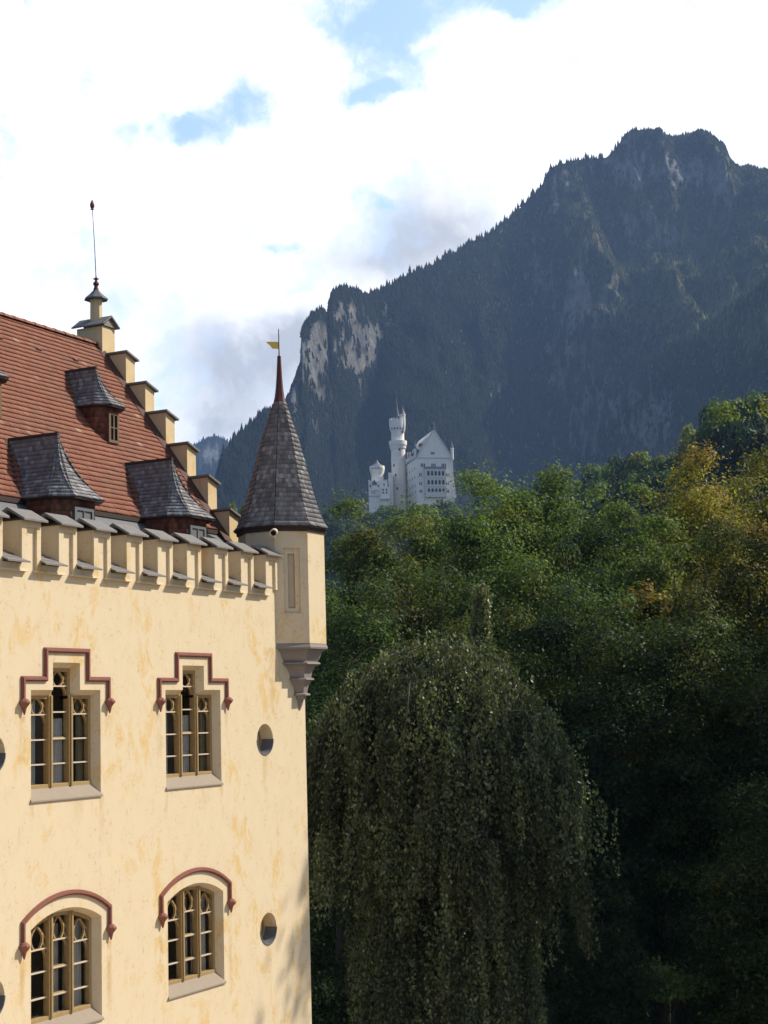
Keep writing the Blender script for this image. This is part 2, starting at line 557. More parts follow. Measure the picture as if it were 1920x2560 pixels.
WX = (21.97, 25.82)
OX = (20.08, 28.41)
OZ = (13.52, 9.72)
holes = [loop_step(x) for x in WX] + [loop_arch(x) for x in WX] + [loop_circ(x, z, 0.315) for x in OX for z in OZ]
m = MB()
m.poly_holes([(XW0, ZB), (XE, ZB), (XE, ZP), (XW0, ZP)], holes, lambda x, z: (x, 0, z))
for fn in (loop_step, loop_arch):                       # splayed reveals
    for x in WX:
        o, i = fn(x), fn(x, 0.10)
        m.rings([[(p[0], 0, p[1]) for p in o], [(p[0], 0.17, p[1]) for p in i]], False, False)
for x in OX:
    for z in OZ:
        m.rings([[(p[0], 0, p[1]) for p in loop_circ(x, z, 0.315)], [(p[0], 0.30, p[1]) for p in loop_circ(x, z, 0.265)]], False, False)
# end wall, back and far side of the wing
Y1 = 9.0
m.add([(XE, 0, ZB), (XE, Y1, ZB), (XE, Y1, ZP), (XE, 0, ZP)], [(0, 1, 2, 3)])
m.add([(XW0, Y1, ZB), (XE, Y1, ZB), (XE, Y1, ZP + 1), (XW0, Y1, ZP + 1)], [(0, 1, 2, 3)])
m.add([(XW0, 0, ZB), (XW0, Y1, ZB), (XW0, Y1, ZP), (XW0, 5.2, 22.7), (XW0, 0.5, ZP)], [(0, 1, 2, 3, 4)])
part(m, 'wall', PL, fixn=False)

# ---- windows
def ring_bar(m_, pts, wid, y0, y1, closed=False): m_.bar_xz(pts, wid, y0, y1, closed)

def light_tracery(m_, xa, xb, zbar, ztop, y0, y1):
    """gothic head of one light: a pointed oval above the bar, a shouldered arch below"""
    c, h = (xa + xb) / 2, (xb - xa) / 2
    H = ztop - zbar
    for sgn in (-1, 1):
        pts = []
        for k in range(9):
            t = k / 8
            w = h * 0.66 * math.sin(math.pi * min(1, 0.12 + 0.88 * t)) ** 0.8 if t < 0.98 else 0.012
            pts.append((c + sgn * max(0.012, w), zbar + H * 0.94 * t + 0.005))
        m_.bar_xz(pts, 0.032, y0, y1)
        pts = []
        for k in range(7):
            t = k / 6 * math.pi / 2
            pts.append((c + sgn * (h * 0.52 + h * 0.44 * math.sin(t)), zbar - 0.01 - h * 0.62 * (1 - math.cos(t))))
        m_.bar_xz(pts, 0.035, y0, y1)
        # small spandrel bar from the oval to the mullion
        m_.bar_xz([(c + sgn * h * 0.60, zbar + H * 0.30), (c + sgn * h * 0.97, zbar + H * 0.02)], 0.03, y0, y1)
        m_.bar_xz([(c + sgn * h * 0.40, zbar + H * 0.78), (c + sgn * h * 0.97, zbar + H * 0.42)], 0.022, y0, y1)

def curtain_or_reflection(parent, x0, x1, z0, z1, y=0.40, amp=0.02, folds=9, name='curtain_or_reflection', mat=None):
    mm = MB()
    n = 60
    r0 = [(x0 + (x1 - x0) * k / n, y + amp * math.sin(folds * 2 * math.pi * k / n + 0.4 * math.sin(k)), z0) for k in range(n + 1)]
    r1 = [(p[0], y + (p[1] - y) * 0.7, z1) for p in r0]
    mm.rings([r0, r1], False, False, closed=False)
    return mm.build(name, mat or CURT, parent, smooth=True, fixn=False)

TAN_REFL = simple('tan_reflection', (0.30, 0.23, 0.12), 0.9, 0.1, 9.0)  # colour imitates the window reveal mirrored in the glass
def make_window(cx, kind):
    up = kind == 'step'
    inner = (loop_step if up else loop_arch)(cx, 0.10)
    fr = MB()
    fr.bar_xz([(p[0], p[1]) for p in inner], 0.10, 0.20, 0.32, closed=True)
    zi = inner[0][1]
    mh = 0.27
    hi = 0.835
    top = (lambda x: 14.43 if abs(x - cx) > 0.27 else 14.89) if up else (lambda x: inner[2 + int(round((cx + hi - x) / (2 * hi) * 14))][1])
    for s_ in (-1, 1):
        fr.box(cx + s_ * mh - 0.055, cx + s_ * mh + 0.055, 0.17, 0.31, zi + 0.01, (14.44 if up else top(cx + s_ * mh) + 0.01))
        fr.box(cx + s_ * mh - 0.022, cx + s_ * mh + 0.022, 0.145, 0.17, zi + 0.01, (14.44 if up else top(cx + s_ * mh) - 0.01))
    if up:
        # upper post pair beside the raised middle light
        pass
    lights = [(cx - hi + 0.05, cx - mh - 0.055), (cx - mh + 0.055, cx + mh - 0.055), (cx + mh + 0.055, cx + hi - 0.05)]
    if up: bars = [(14.12, 14.42, (13.70, 13.29)), (14.60, 14.87, (14.16, 13.71, 13.29)), (14.12, 14.42, (13.70, 13.29))]
    else:  bars = [(10.27, 10.66, (9.90, 9.48)), (10.37, 10.77, (9.92, 9.48)), (10.27, 10.66, (9.90, 9.48))]
    for (a, b), (zb, zt, zz) in zip(lights, bars):
        light_tracery(fr, a, b, zb, zt, 0.235, 0.285)
    for zz in bars[1][2]:
        if (up and abs(zz - 13.71) < 0.01) or not up:
            fr.box(lights[1][0], lights[1][1], 0.235, 0.29, zz - 0.028, zz + 0.028)
    fr.box(cx - hi, cx + hi, 0.18, 0.31, zi - 0.01, zi + 0.06)
    w = fr.build('window', WOOD, PAL, bevel=0.006)
    w.location.y -= 0.05
    for (a, b), (zb, zt, zz) in zip(lights, bars):
        for z in (zb,) + tuple(zz):
            gb = MB(); gb.box(a, b, 0.172, 0.212, z - 0.012, z + 0.012)
            gb.build('glazing_bar', PALE, w)
    gl = MB(); gl.add([(p[0], 0.242, p[1]) for p in inner], [tuple(range(len(inner)))])
    gl.build('pane', GLASS, w, fixn=False)
    rm = MB()
    rm.rings([[(p[0], 0.28, p[1]) for p in inner], [(cx + (p[0] - cx) * 1.1, 0.85, p[1]) for p in inner]], False, True)
    rm.build('dark_interior', ROOM, w, fixn=False)
    if up:
        curtain_or_reflection(w, cx - 0.20, cx + 0.30, zi + 0.03, 14.05, 0.275, 0.014, 6)
        curtain_or_reflection(w, cx - 0.62, cx - 0.50, zi + 0.03, 14.40, 0.275, 0.012, 2)
        curtain_or_reflection(w, cx + 0.58, cx + 0.82, zi + 0.03, 14.40, 0.27, 0.006, 3, mat=TAN_REFL)  # tan strip painted in for the reveal's reflection in the pane
    else:
        curtain_or_reflection(w, cx + 0.30, cx + 0.80, zi + 0.03, 10.6, 0.34, 0.02, 6)
        curtain_or_reflection(w, cx + 0.02, cx + 0.20, zi + 0.03, 10.6, 0.36, 0.02, 2)
    z0 = 12.70 if up else 8.92
    sl = MB()
    h = 0.935
    sl.hexa([(cx - h - 0.03, -0.03, z0 - 0.02), (cx + h + 0.03, -0.03, z0 - 0.02), (cx + h - 0.085, 0.15, z0), (cx - h + 0.085, 0.15, z0),
             (cx - h - 0.03, -0.03, z0 + 0.012), (cx + h + 0.03, -0.03, z0 + 0.012), (cx + h - 0.085, 0.15, zi + 0.02), (cx - h + 0.085, 0.15, zi + 0.02)])
    sl.build('sill', SILLM, w, bevel=0.006)
    hd = MB()
    if up:
        H, mdl, zs, zt, ze = 1.15, 0.57, 14.715, 15.20, 14.36
        P = [(cx - H, ze), (cx - H, zs), (cx - mdl, zs), (cx - mdl, zt), (cx + mdl, zt), (cx + mdl, zs), (cx + H, zs), (cx + H, ze)]
    else:
        H, zs, ris, ze = 1.15, 10.78, 0.36, 10.45
        R = (H * H + ris * ris) / (2 * ris)
        P = [(cx - H, ze), (cx - H, zs)] + [(cx - H + 2 * H * k / 16, zs + math.sqrt(R * R - (-H + 2 * H * k / 16) ** 2) - (R - ris)) for k in range(1, 16)] + [(cx + H, zs), (cx + H, ze)]
    hd.bar_xz(P, 0.085, -0.035, 0.004)
    hd.bar_xz([(x, z + 0.0) for x, z in P], 0.045, -0.055, -0.034)
    for s_ in (-1, 1):
        hd.lathe(cx + s_ * H, -0.04, [(ze - 0.24, 0.012), (ze - 0.21, 0.022), (ze - 0.12, 0.045), (ze - 0.07, 0.085), (ze - 0.045, 0.105), (ze - 0.02, 0.10), (ze + 0.02, 0.06), (ze + 0.03, 0.03)], 8, math.pi / 8)
    hd.build('hood_mould', HOOD, w, bevel=0.01)
    return w

for kind in ('step', 'arch'):
    w = make_window(WX[1], kind)
    c = copy_tree(w, PAL)
    c.location.x += WX[0] - WX[1]
    w['label'] = 'window nearer the corner turret, ' + ('stepped head with red label mould' if kind == 'step' else 'shallow arched head')
    c['label'] = 'window further from the corner turret, ' + ('stepped head with red label mould' if kind == 'step' else 'shallow arched head')

for x in OX:
    for z in OZ:
        m = MB()
        m.bar_xz(loop_circ(x, z, 0.262), 0.035, 0.27, 0.31, closed=True)
        o = m.build('round_window', WOOD, PAL)
        m = MB(); m.add([(p[0], 0.298, p[1]) for p in loop_circ(x, z, 0.255)], [tuple(range(28))])
        m.build('pane', PL2, o, fixn=False)
        m = MB()                                       # lead sheet lining the lower half, lapped over the edge
        n = 14
        A = [math.pi + math.pi * k / n for k in range(n + 1)]
        R0 = [(x + 0.325 * math.cos(a), -0.012, z + 0.325 * math.sin(a) - 0.005) for a in A]
        R1 = [(x + 0.308 * math.cos(a), -0.012, z + 0.308 * math.sin(a)) for a in A]
        R2 = [(x + 0.268 * math.cos(a), 0.25, z + 0.258 * math.sin(a)) for a in A]
        R3 = [(x + 0.325 * math.cos(a), 0.004, z + 0.325 * math.sin(a) - 0.005) for a in A]
        m.rings([R3, R0, R1, R2], False, False, closed=False)
        m.build('lead_sheet', LEAD, o, fixn=False)

# ---- parapet
PER, MW_, XL = 0.967, 0.49, 28.97
NMER = 11
ft = MB()
for j in range(NMER):
    r = XL - PER * j; l = r - MW_
    b = MB()
    b.box(l, r, 0.004, 0.50, ZP, 17.34)
    b.box(l, l + 0.125, -0.05, 0.0, 16.62, 17.34)
    b.box(r - 0.105, r, -0.05, 0.0, 16.62, 17.34)
    b.box(l + 0.125, r - 0.105, -0.05, 0.0, 17.24, 17.34)
    b.add([(l + 0.125, 0, ZP), (r - 0.105, 0, ZP), (r - 0.105, 0, 17.24), (l + 0.125, 0, 17.24)], [(0, 1, 2, 3)])
    mer = part(b, 'merlon', PL)
    c = MB()
    dz = random.uniform(-0.01, 0.01)
    l2, r2 = l - 0.055 + random.uniform(-.01, .01), r + 0.065 + random.uniform(-.01, .01)
    zt, ze = 17.57 + dz, 17.36 + dz
    c.add([(l2, -0.15, ze), (r2, -0.15, ze), (r2, 0.22, zt), (l2, 0.22, zt), (r2, 0.62, ze), (l2, 0.62, ze),
           (l2, -0.15, ze - 0.04), (r2, -0.15, ze - 0.04), (r2, 0.22, zt - 0.05), (l2, 0.22, zt - 0.05), (r2, 0.62, ze - 0.04), (l2, 0.62, ze - 0.04)],
          [(0, 1, 2, 3), (3, 2, 4, 5), (6, 9, 8, 7), (9, 11, 10, 8), (0, 6, 7, 1), (5, 4, 10, 11), (1, 7, 8, 2), (2, 8, 10, 4), (0, 3, 9, 6), (3, 5, 11, 9)])
    c.build('cap', SLATE, mer, bevel=0.006)
    c = MB()                                            # bed of mortar and board under the slates
    c.box(l - 0.03, r + 0.03, -0.08, 0.53, 17.342, 17.372)
    c.build('cap_bed', DARKW, mer)
    if j < NMER - 1:                                    # crenel to the left of this merlon
        a = l - (PER - MW_)
        g = MB()
        g.box(a - 0.105, l + 0.125, -0.05, 0.0, 16.52, 16.62)
        g.box(a, l, 0.004, 0.50, ZP, 16.62)
        g.hexa([(a - 0.135, -0.075, 16.485), (l + 0.15, -0.075, 16.485), (l + 0.15, 0, 16.485), (a - 0.135, 0, 16.485),
                (a - 0.135, -0.065, 16.522), (l + 0.15, -0.065, 16.522), (l + 0.15, 0, 16.522), (a - 0.135, 0, 16.522)])
        cre = part(g, 'crenel', PL)
        q = MB()
        for k in range(3):                              # three lapping slate courses sloping outward
            y0, y1 = -0.20 + 0.16 * k, 0.055 + 0.16 * k
            z0_, z1_ = 16.625 + 0.075 * k + 0.015, 16.625 + 0.075 * (k + 1.5)
            e = 0.055 - 0.02 * (k > 0) + random.uniform(-.008, .008)
            xa, xb = a + 0.004 - (e if y0 < -0.1 else 0), l - 0.004 + (e if y0 < -0.1 else 0)
            q.hexa([(xa, y0, z0_ - 0.028), (xb, y0, z0_ - 0.028), (l - 0.004, y1, z1_ - 0.028), (a + 0.004, y1, z1_ - 0.028),
                    (xa, y0, z0_), (xb, y0, z0_), (l - 0.004, y1, z1_), (a + 0.004, y1, z1_)])
        q.build('slate_sill', SLATE, cre)

# ---- main roof
RS, RY0, RZ0 = 1.38, 1.705, 17.92                       # slope line of the tiles
rz = lambda y: RZ0 + RS * (y - RY0)
YR, YE = 5.2, 1.83
nrm = _unit([0, -RS, 1])
t = Tiles()
t.patch(lambda a: (XW0, YE + (YR - YE) * a, rz(YE + (YR - YE) * a)), lambda a: (29.66, YE + (YR - YE) * a, rz(YE + (YR - YE) * a)), 40, nrm, 0.165, 0.030, 1.10, jit=0.005)
for k in range(14):                                     # snow hooks: odd raised tiles near the ridge
    x, y = 20.5 + (k % 7) * 1.27, 4.65 if k < 7 else 4.4
    t.row((x, y, rz(y)), (x + .15, y, rz(y)), (x, y + .1, rz(y + .1)), (x + .15, y + .1, rz(y + .1)), nrm, .15, .06) if k < 7 else None
t.build('tile_roof', TILE, PAL)
m = MB()
m.add([(XW0, YE, rz(YE) - 0.03), (29.73, YE, rz(YE) - 0.03), (29.73, YR, rz(YR) - 0.03), (XW0, YR, rz(YR) - 0.03), (29.73, 2 * YR - YE, rz(YE) - .03), (XW0, 2 * YR - YE, rz(YE) - .03)], [(0, 1, 2, 3), (3, 2, 4, 5)])
m.box(XW0, 29.6, YE - 0.02, YE + 0.02, rz(YE) - 0.10, rz(YE) - 0.01)
part(m, 'roof_boarding', DARKW)
m = MB()                                                # lead apron between tiles and parapet
m.add([(XW0, YE + 0.02, rz(YE) - 0.10), (29.7, YE + 0.02, rz(YE) - 0.10), (29.7, 0.85, 17.08), (XW0, 0.85, 17.08), (29.7, 0.5, 17.0), (XW0, 0.5, 17.0)], [(0, 1, 2, 3), (3, 2, 4, 5)])
part(m, 'lead_apron', LEAD, fixn=False)
t = Tiles()                                             # rounded ridge tiles
x = XW0
mr = MB()
while x < 29.6:
    L = 0.36
    R0, R1 = 0.115, 0.10
    mr.rings([[(x, YR + R0 * math.cos(a), rz(YR) - 0.03 + R0 * math.sin(a) * 0.8) for a in np.linspace(0, math.pi, 8)],
              [(x + L, YR + R1 * math.cos(a), rz(YR) - 0.03 + R1 * math.sin(a) * 0.8) for a in np.linspace(0, math.pi, 8)]], True, True, closed=False)
    x += L - 0.012
part(mr, 'ridge_tiles', TILE)
m = MB()                                                # dark flashing where the tiles meet the gable
for y0, y1 in ((YE - 0.3, YR - 0.03),):
    m.hexa([(29.56, y0, rz(y0) + 0.0), (29.728, y0, rz(y0)), (29.728, y1, rz(y1)), (29.56, y1, rz(y1)),
            (29.56, y0, rz(y0) + 0.05), (29.728, y0, rz(y0) + 0.13), (29.728, y1, rz(y1) + 0.13), (29.56, y1, rz(y1) + 0.05)])
part(m, 'roof_flashing', BROWN)

# ---- stepped gable
GI = 29.73
ys = [1.63, 2.18, 2.73, 3.30, 3.86, 4.40, 4.99]
zs_ = [18.52, 19.32, 20.12, 20.92, 21.65, 22.44]
YC = 5.36
m = MB()
for i in range(6):
    for mir in (0, 1):
        a, b = (ys[i], ys[i + 1]) if not mir else (2 * YC - ys[i + 1], 2 * YC - ys[i])
        m.hexa([(GI, a, 16.2), (XE, a, 16.2), (XE, b, 16.2), (GI, b, 16.2), (GI, a, zs_[i]), (XE, a, zs_[i] - 0.13), (XE, b, zs_[i] - 0.13), (GI, b, zs_[i])])
m.box(GI, XE, ys[6], 2 * YC - ys[6], 16.2, 22.0)
m.box(29.62, XE + 0.02, ys[6], 2 * YC - ys[6], 22.0, 23.16)
gable = part(m, 'stepped_gable', PL2)
for i in range(6):
    for mir in (0, 1):
        c = MB()
        a, b = (ys[i] - 0.07, ys[i + 1] - 0.002) if not mir else (2 * YC - ys[i + 1] + 0.002, 2 * YC - ys[i] + 0.07)
        z = zs_[i] + 0.008
        c.hexa([(29.68, a, z + 0.015), (30.16, a, z - 0.14), (30.16, b, z - 0.14), (29.68, b, z + 0.015),
                (29.68, a, z + 0.055), (30.16, a, z - 0.095), (30.16, b, z - 0.095), (29.68, b, z + 0.055)])
        c.build('step_cap', SLATE, gable)
c = MB()
xa, xb, ya, yb, z = 29.54, 30.18, ys[6] - 0.10, 2 * YC - ys[6] + 0.10, 23.165
xm = (xa + xb) / 2
c.add([(xa, ya, z), (xb, ya, z), (xm, ya, z + 0.23), (xa, yb, z), (xb, yb, z), (xm, yb, z + 0.23),
       (xa, ya, z + .035), (xb, ya, z + .035), (xm, ya, z + 0.27), (xa, yb, z + .035), (xb, yb, z + .035), (xm, yb, z + 0.27)],
      [(0, 3, 9, 6), (1, 7, 10, 4), (6, 9, 11, 8), (7, 8, 11, 10), (0, 6, 8, 2), (1, 2, 8, 7), (3, 5, 11, 9), (4, 10, 11, 5), (0, 2, 5, 3), (1, 4, 5, 2)])
c.build('gable_cap', SLATE, gable)
c = MB(); c.add([(29.62, ya + 0.06, z), (XE + .02, ya + .06, z), (xm, ya + 0.06, z + 0.20)], [(0, 1, 2)]); c.build('pediment', SAND, gable)
c = MB(); c.lathe(29.88, YC, [(23.25, 0.15), (23.80, 0.142), (23.86, 0.165), (23.90, 0.165)], 8, math.pi / 8); c.build('pillar', PL2, gable)
c = MB(); c.lathe(29.88, YC, [(23.865, 0.20), (23.875, 0.285), (23.90, 0.285), (24.00, 0.17), (24.12, 0.06), (24.15, 0.05)], 8, math.pi / 8); c.build('pillar_cap', LEAD, gable)

# ---- dormers
DWOOD = simple('weathered_brown_wood', (0.17, 0.105, 0.055), 0.7, 0.25, 12.0)
def dormer(cx, hw, zr, yback, yfront, ze, yv, yc, yf, hc, zbase, small):
    """polygonal dormer: ridge from the main roof, hipped and chamfered front, flared eaves"""
    def el(p, k): return np.array(p, float)
    R0, R1 = np.array([cx, yback, zr]), np.array([cx, yfront, zr])
    sides = [((cx - hw, yv, ze), (cx - hw, yc, ze), R0, R1), ((cx - hw, yc, ze), (cx - hc, yf, ze), R1, R1),
             ((cx - hc, yf, ze), (cx + hc, yf, ze), R1, R1), ((cx + hc, yf, ze), (cx + hw, yc, ze), R1, R1), ((cx + hw, yc, ze), (cx + hw, yv, ze), R1, R0)]
    T = Tiles()
    nr = 10 if small else 15
    for A, B, C0, C1 in sides:
        A, B = np.array(A, float), np.array(B, float)
        nn = np.cross(B - A, (C0 + C1) / 2 - A); nn = nn / np.linalg.norm(nn)
        if nn[2] < 0: nn = -nn
        sag = lambda a: -nn * 0.10 * (zr - ze) * math.sin(math.pi * a) * (1 if a < 1 else 0)
        fl = lambda a, P, Q: lerp(P, Q, a) + sag(a)
        T.patch(lambda a: fl(a, A, C0), lambda a: fl(a, B, C1), nr, nn, 0.085, 0.020, 1.08, jit=0.004, gap=0.004)
    M = MB()                                            # cheeks and front
    k = 0.82
    wy = yv + 0.0
    base = [(cx - hw * k, yv + 0.6), (cx - hw * k, yc + 0.05), (cx - hc * k, yf + 0.17), (cx + hc * k, yf + 0.17), (cx + hw * k, yc + 0.05), (cx + hw * k, yv + 0.6)]
    core = sub = None
    M.rings([[(x, y, zbase) for x, y in base], [(x, y, ze) for x, y in base]], False, True)
    d = M.build('dormer', BROWN, PAL)
    # tile hung cheeks
    C = Tiles()
    for (xa_, ya_), (xb_, yb_) in zip(base[:-1], base[1:]):
        nn = _unit([(yb_ - ya_), -(xb_ - xa_), 0])
        nrow = max(3, int((ze - zbase) / 0.11))
        C.patch(lambda a: (xa_, ya_, zbase + (ze - 0.02 - zbase) * a), lambda a: (xb_, yb_, zbase + (ze - 0.02 - zbase) * a), nrow, nn, 0.10, 0.012, 1.1, jit=0.003)
    C.build('cheek_tiles', BRICK, d)
    T.build('shingle_roof', SHING, d)
    U = MB()                                            # soffit and under-roof
    e = [(cx - hw + .01, yv), (cx - hw + .01, yc), (cx - hc, yf + .01), (cx + hc, yf + .01), (cx + hw - .01, yc), (cx + hw - .01, yv)]
    U.rings([[(x, y, ze - 0.035) for x, y in e], [(x, y, ze - 0.006) for x, y in e]], True, True)
    U.build('soffit', DARKW, d)
    # ridge board and valley flashing
    V = MB()
    V.hexa([(cx - .04, yfront - .03, zr - .02), (cx + .04, yfront - .03, zr - .02), (cx + .04, yback, zr - .02), (cx - .04, yback, zr - .02),
            (cx - .02, yfront - .03, zr + .035), (cx + .02, yfront - .03, zr + .035), (cx + .02, yback, zr + .035), (cx - .02, yback, zr + .035)])
    for s_ in (-1, 1):
        P, Q = np.array([cx + s_ * hw, yv, ze + 0.0]), np.array([cx, yback, zr])
        o = np.array([s_ * 0.10, 0, 0])
        up = nrm * 0.035
        V.hexa([P - nrm * .02, P + o - nrm * .02, Q + o - nrm * .02, Q - nrm * .02, P + up, P + o + up, Q + o + up, Q + up])
    V.build('flashing', DARKW, d)
    # window in the front face
    wf = MB()
    y0 = yf + 0.17
    x0, x1 = cx - hc * 0.58, cx + hc * 0.58
    z0, z1 = (zbase + 0.10, ze - 0.16) if small else (zbase + 0.22, ze - 0.20)
    wf.bar_xz([(x0, z0), (x1, z0), (x1, z1), (x0, z1)], 0.06, y0 - 0.05, y0 + 0.02, closed=True)
    wf.box(cx - 0.018, cx + 0.018, y0 - 0.045, y0 + 0.0, z0, z1)
    wf.box(x0, x1, y0 - 0.043, y0 + 0.0, (z0 + z1) / 2 - .012, (z0 + z1) / 2 + .012)
    w = wf.build('dormer_window', DWOOD if small else LEAD, d)
    g = MB(); g.add([(x0, y0 - 0.026, z0), (x1, y0 - .026, z0), (x1, y0 - .026, z1), (x0, y0 - .026, z1)], [(0, 1, 2, 3)])
    return d, w, g
for args in ((23.70, 0.74, 19.38, 2.78, 1.58, 18.09, 1.85, 1.20, 0.82, 0.44, 17.1, False),
             (27.44, 0.76, 19.38, 2.78, 1.58, 18.09, 1.85, 1.18, 0.80, 0.44, 17.1, False),
             (27.44, 0.50, 21.57, 4.38, 3.53, 20.66, 3.72, 3.20, 2.92, 0.25, 19.80, True),
             (23.66, 0.50, 21.57, 4.38, 3.53, 20.66, 3.72, 3.20, 2.92, 0.25, 19.80, True),
             (19.94, 0.74, 19.38, 2.78, 1.58, 18.09, 1.85, 1.20, 0.82, 0.44, 17.1, False)):
    d, w, g = dormer(*args)
    g.build('dormer_pane', BLACK if args[-1] else LEAD, d, fixn=False)

# ---- corner turret
TX, TY, AP = 29.81, 0.36, 0.87
CR = AP / math.cos(math.pi / 8)
def octo(r, z, cx=TX, cy=TY):
    return [np.array([cx + r * math.cos(math.pi / 8 + math.pi / 4 * k), cy + r * math.sin(math.pi / 8 + math.pi / 4 * k), z]) for k in range(8)]
m = MB()
lo, hi_ = octo(CR, 15.47), octo(CR, 17.97)
for k in range(8):
    a, b, c, d = lo[k], lo[(k + 1) % 8], hi_[(k + 1) % 8], hi_[k]
    mid = (a + b) / 2 - np.array([TX, TY, 15.47])
    ang = math.degrees(math.atan2(mid[1], mid[0]))
    e = (b - a); L = np.linalg.norm(e); e = e / L
    n_ = _unit([mid[0], mid[1], 0])
    if abs(((ang + 360) % 360) - 225) < 5:              # face with the slit niche
        P = lambda u, z, dpt=0.0, a=a, e=e, n_=n_: a + e * u + np.array([0, 0, z - 15.47]) - n_ * dpt
        c0 = L / 2
        H1 = [(c0 - .18, 16.13), (c0 + .18, 16.13), (c0 + .18, 17.52), (c0 - .18, 17.52)]
        H2 = [(c0 - .075, 16.24), (c0 + .075, 16.24), (c0 + .075, 17.40), (c0 - .075, 17.40)]
        m.poly_holes([(0, 15.47), (L, 15.47), (L, 17.97), (0, 17.97)], [H1], lambda u, z: P(u, z))
        m.rings([[P(u, z) for u, z in H1], [P(u, z, .05) for u, z in H1]], False, False)
        m.poly_holes(H1, [H2], lambda u, z: P(u, z, .05))
        slit = (P, H2)
    else:
        m.add([a, b, c, d], [(0, 1, 2, 3)])
turret = part(m, 'turret', PL, fixn=False)
P, H2 = slit
m = MB()
m.rings([[P(u, z, .05) for u, z in H2], [P(u, z, .16) for u, z in H2]], False, False)
m.build('slit_frame', simple('slit_brown', (0.26, 0.13, 0.055), 0.7), turret, fixn=False)
m = MB(); m.add([P(u, z, .085) for u, z in H2], [(0, 1, 2, 3)]); m.build('slit_panel', simple('slit_board', (0.55, 0.43, 0.28), 0.7), turret, fixn=False)

m = MB()                                                # moulded console
prof = [(15.50, 1.10, 0), (15.49, 1.10, 0), (15.475, 1.10, 0), (15.42, 1.13, 0), (15.385, 1.12, 0), (15.38, 1.05, 0), (15.345, 1.05, 0), (15.33, 0.98, 0.0), (15.20, 0.90, .05), (15.12, 0.78, .20), (15.10, 0.84, .22),
        (15.065, 0.83, .26), (15.06, 0.76, .28), (15.03, 0.76, .3), (15.02, 0.66, .36), (14.90, 0.52, .52), (14.78, 0.44, .66), (14.765, 0.50, .68), (14.735, 0.50, .7),
        (14.73, 0.44, .72), (14.62, 0.32, .8), (14.46, 0.23, .92), (14.44, 0.30, .93), (14.41, 0.30, .95), (14.40, 0.20, .96), (14.33, 0.17, 1), (14.32, 0.11, 1), (14.22, 0.085, 1), (14.10, 0.02, 1)]
rs = []
for z, r, k in prof:
    rs.append(octo(r * 0.86, z, TX + (29.84 - TX) * k, TY + (0.0 - TY) * k))
m.rings(rs, True, True)
m.build('console', SAND, turret)

SP = [(18.00, 1.035), (18.10, 0.955), (18.25, 0.885), (18.45, 0.815), (18.80, 0.715), (19.2, 0.615), (19.6, 0.515), (20.0, 0.405), (20.4, 0.275), (20.70, 0.175), (20.86, 0.12)]
spz, spr = [p[0] for p in SP], [p[1] for p in SP]
rad_at = lambda z: float(np.interp(z, spz, spr))
LX, LY = 0.018, 0.0                                     # the old spire leans a touch
ax = lambda z: (TX + LX * (z - 18), TY + LY * (z - 18))
T = Tiles()
nrow = 27
zz = np.linspace(18.0, 20.86, nrow + 1)
for i in range(nrow):
    for k in range(8):
        a0, a1 = math.pi / 8 + math.pi / 4 * k, math.pi / 8 + math.pi / 4 * (k + 1)
        def q(a, z):
            x, y = ax(z); r = rad_at(z)
            return np.array([x + r * math.cos(a), y + r * math.sin(a), z])
        zt_ = min(20.86, zz[i + 1] + 0.015)
        am = (a0 + a1) / 2
        T.row(q(a0, zz[i]), q(a1, zz[i]), q(a0, zt_), q(a1, zt_), np.array([math.cos(am), math.sin(am), 0.2]), 0.088, 0.024, i, jit=0.004, gap=0.004)
sp = T.build('spire', SHING, turret)
m = MB()
m.rings([octo(r - 0.012, z, *ax(z)) for z, r in SP], True, True)
m.rings([octo(1.03, 17.965), octo(1.035, 17.995)], True, True)
m.build('spire_boarding', DARKW, sp)
m = MB()
m.rings([octo(r, z, *ax(z)) for z, r in ((20.83, 0.142), (20.95, 0.112), (21.15, 0.085), (21.4, 0.066), (21.84, 0.042), (21.87, 0.045), (21.89, 0.03))], True, True)
m.build('spike', COPPER, sp)
m = MB(); m.rings([octo(CR + .03, 17.88), octo(CR + .05, 17.965)], True, True); m.build('eaves_board', DARKW, turret)

# ---- things fixed on the palace
vx, vy = ax(21.88)
VANE = thing('weather_vane', (vx, vy, 21.88), 'gilded swallow-tailed pennant weather vane on the tip of the corner turret spire', 'weather vane')
m = MB(); m.tube([(vx, vy, 21.87), (vx, vy, 22.50)], [0.014, 0.010], 8); m.build('rod', IRON, VANE)
m = MB()
dv = _unit([-RH[0], -RH[1], 0])
pv = lambda a, z: (vx + dv[0] * a, vy + dv[1] * a, z)
fl = [(0.0, 22.205), (0.29, 22.215), (0.20, 22.13), (0.15, 22.06), (0.0, 22.045)]
nv = np.array([dv[1], -dv[0], 0]) * 0.006
m.rings([[np.array(pv(a, z)) + nv for a, z in fl], [np.array(pv(a, z)) - nv for a, z in fl]], True, True)
m.build('pennant', GOLD, VANE)

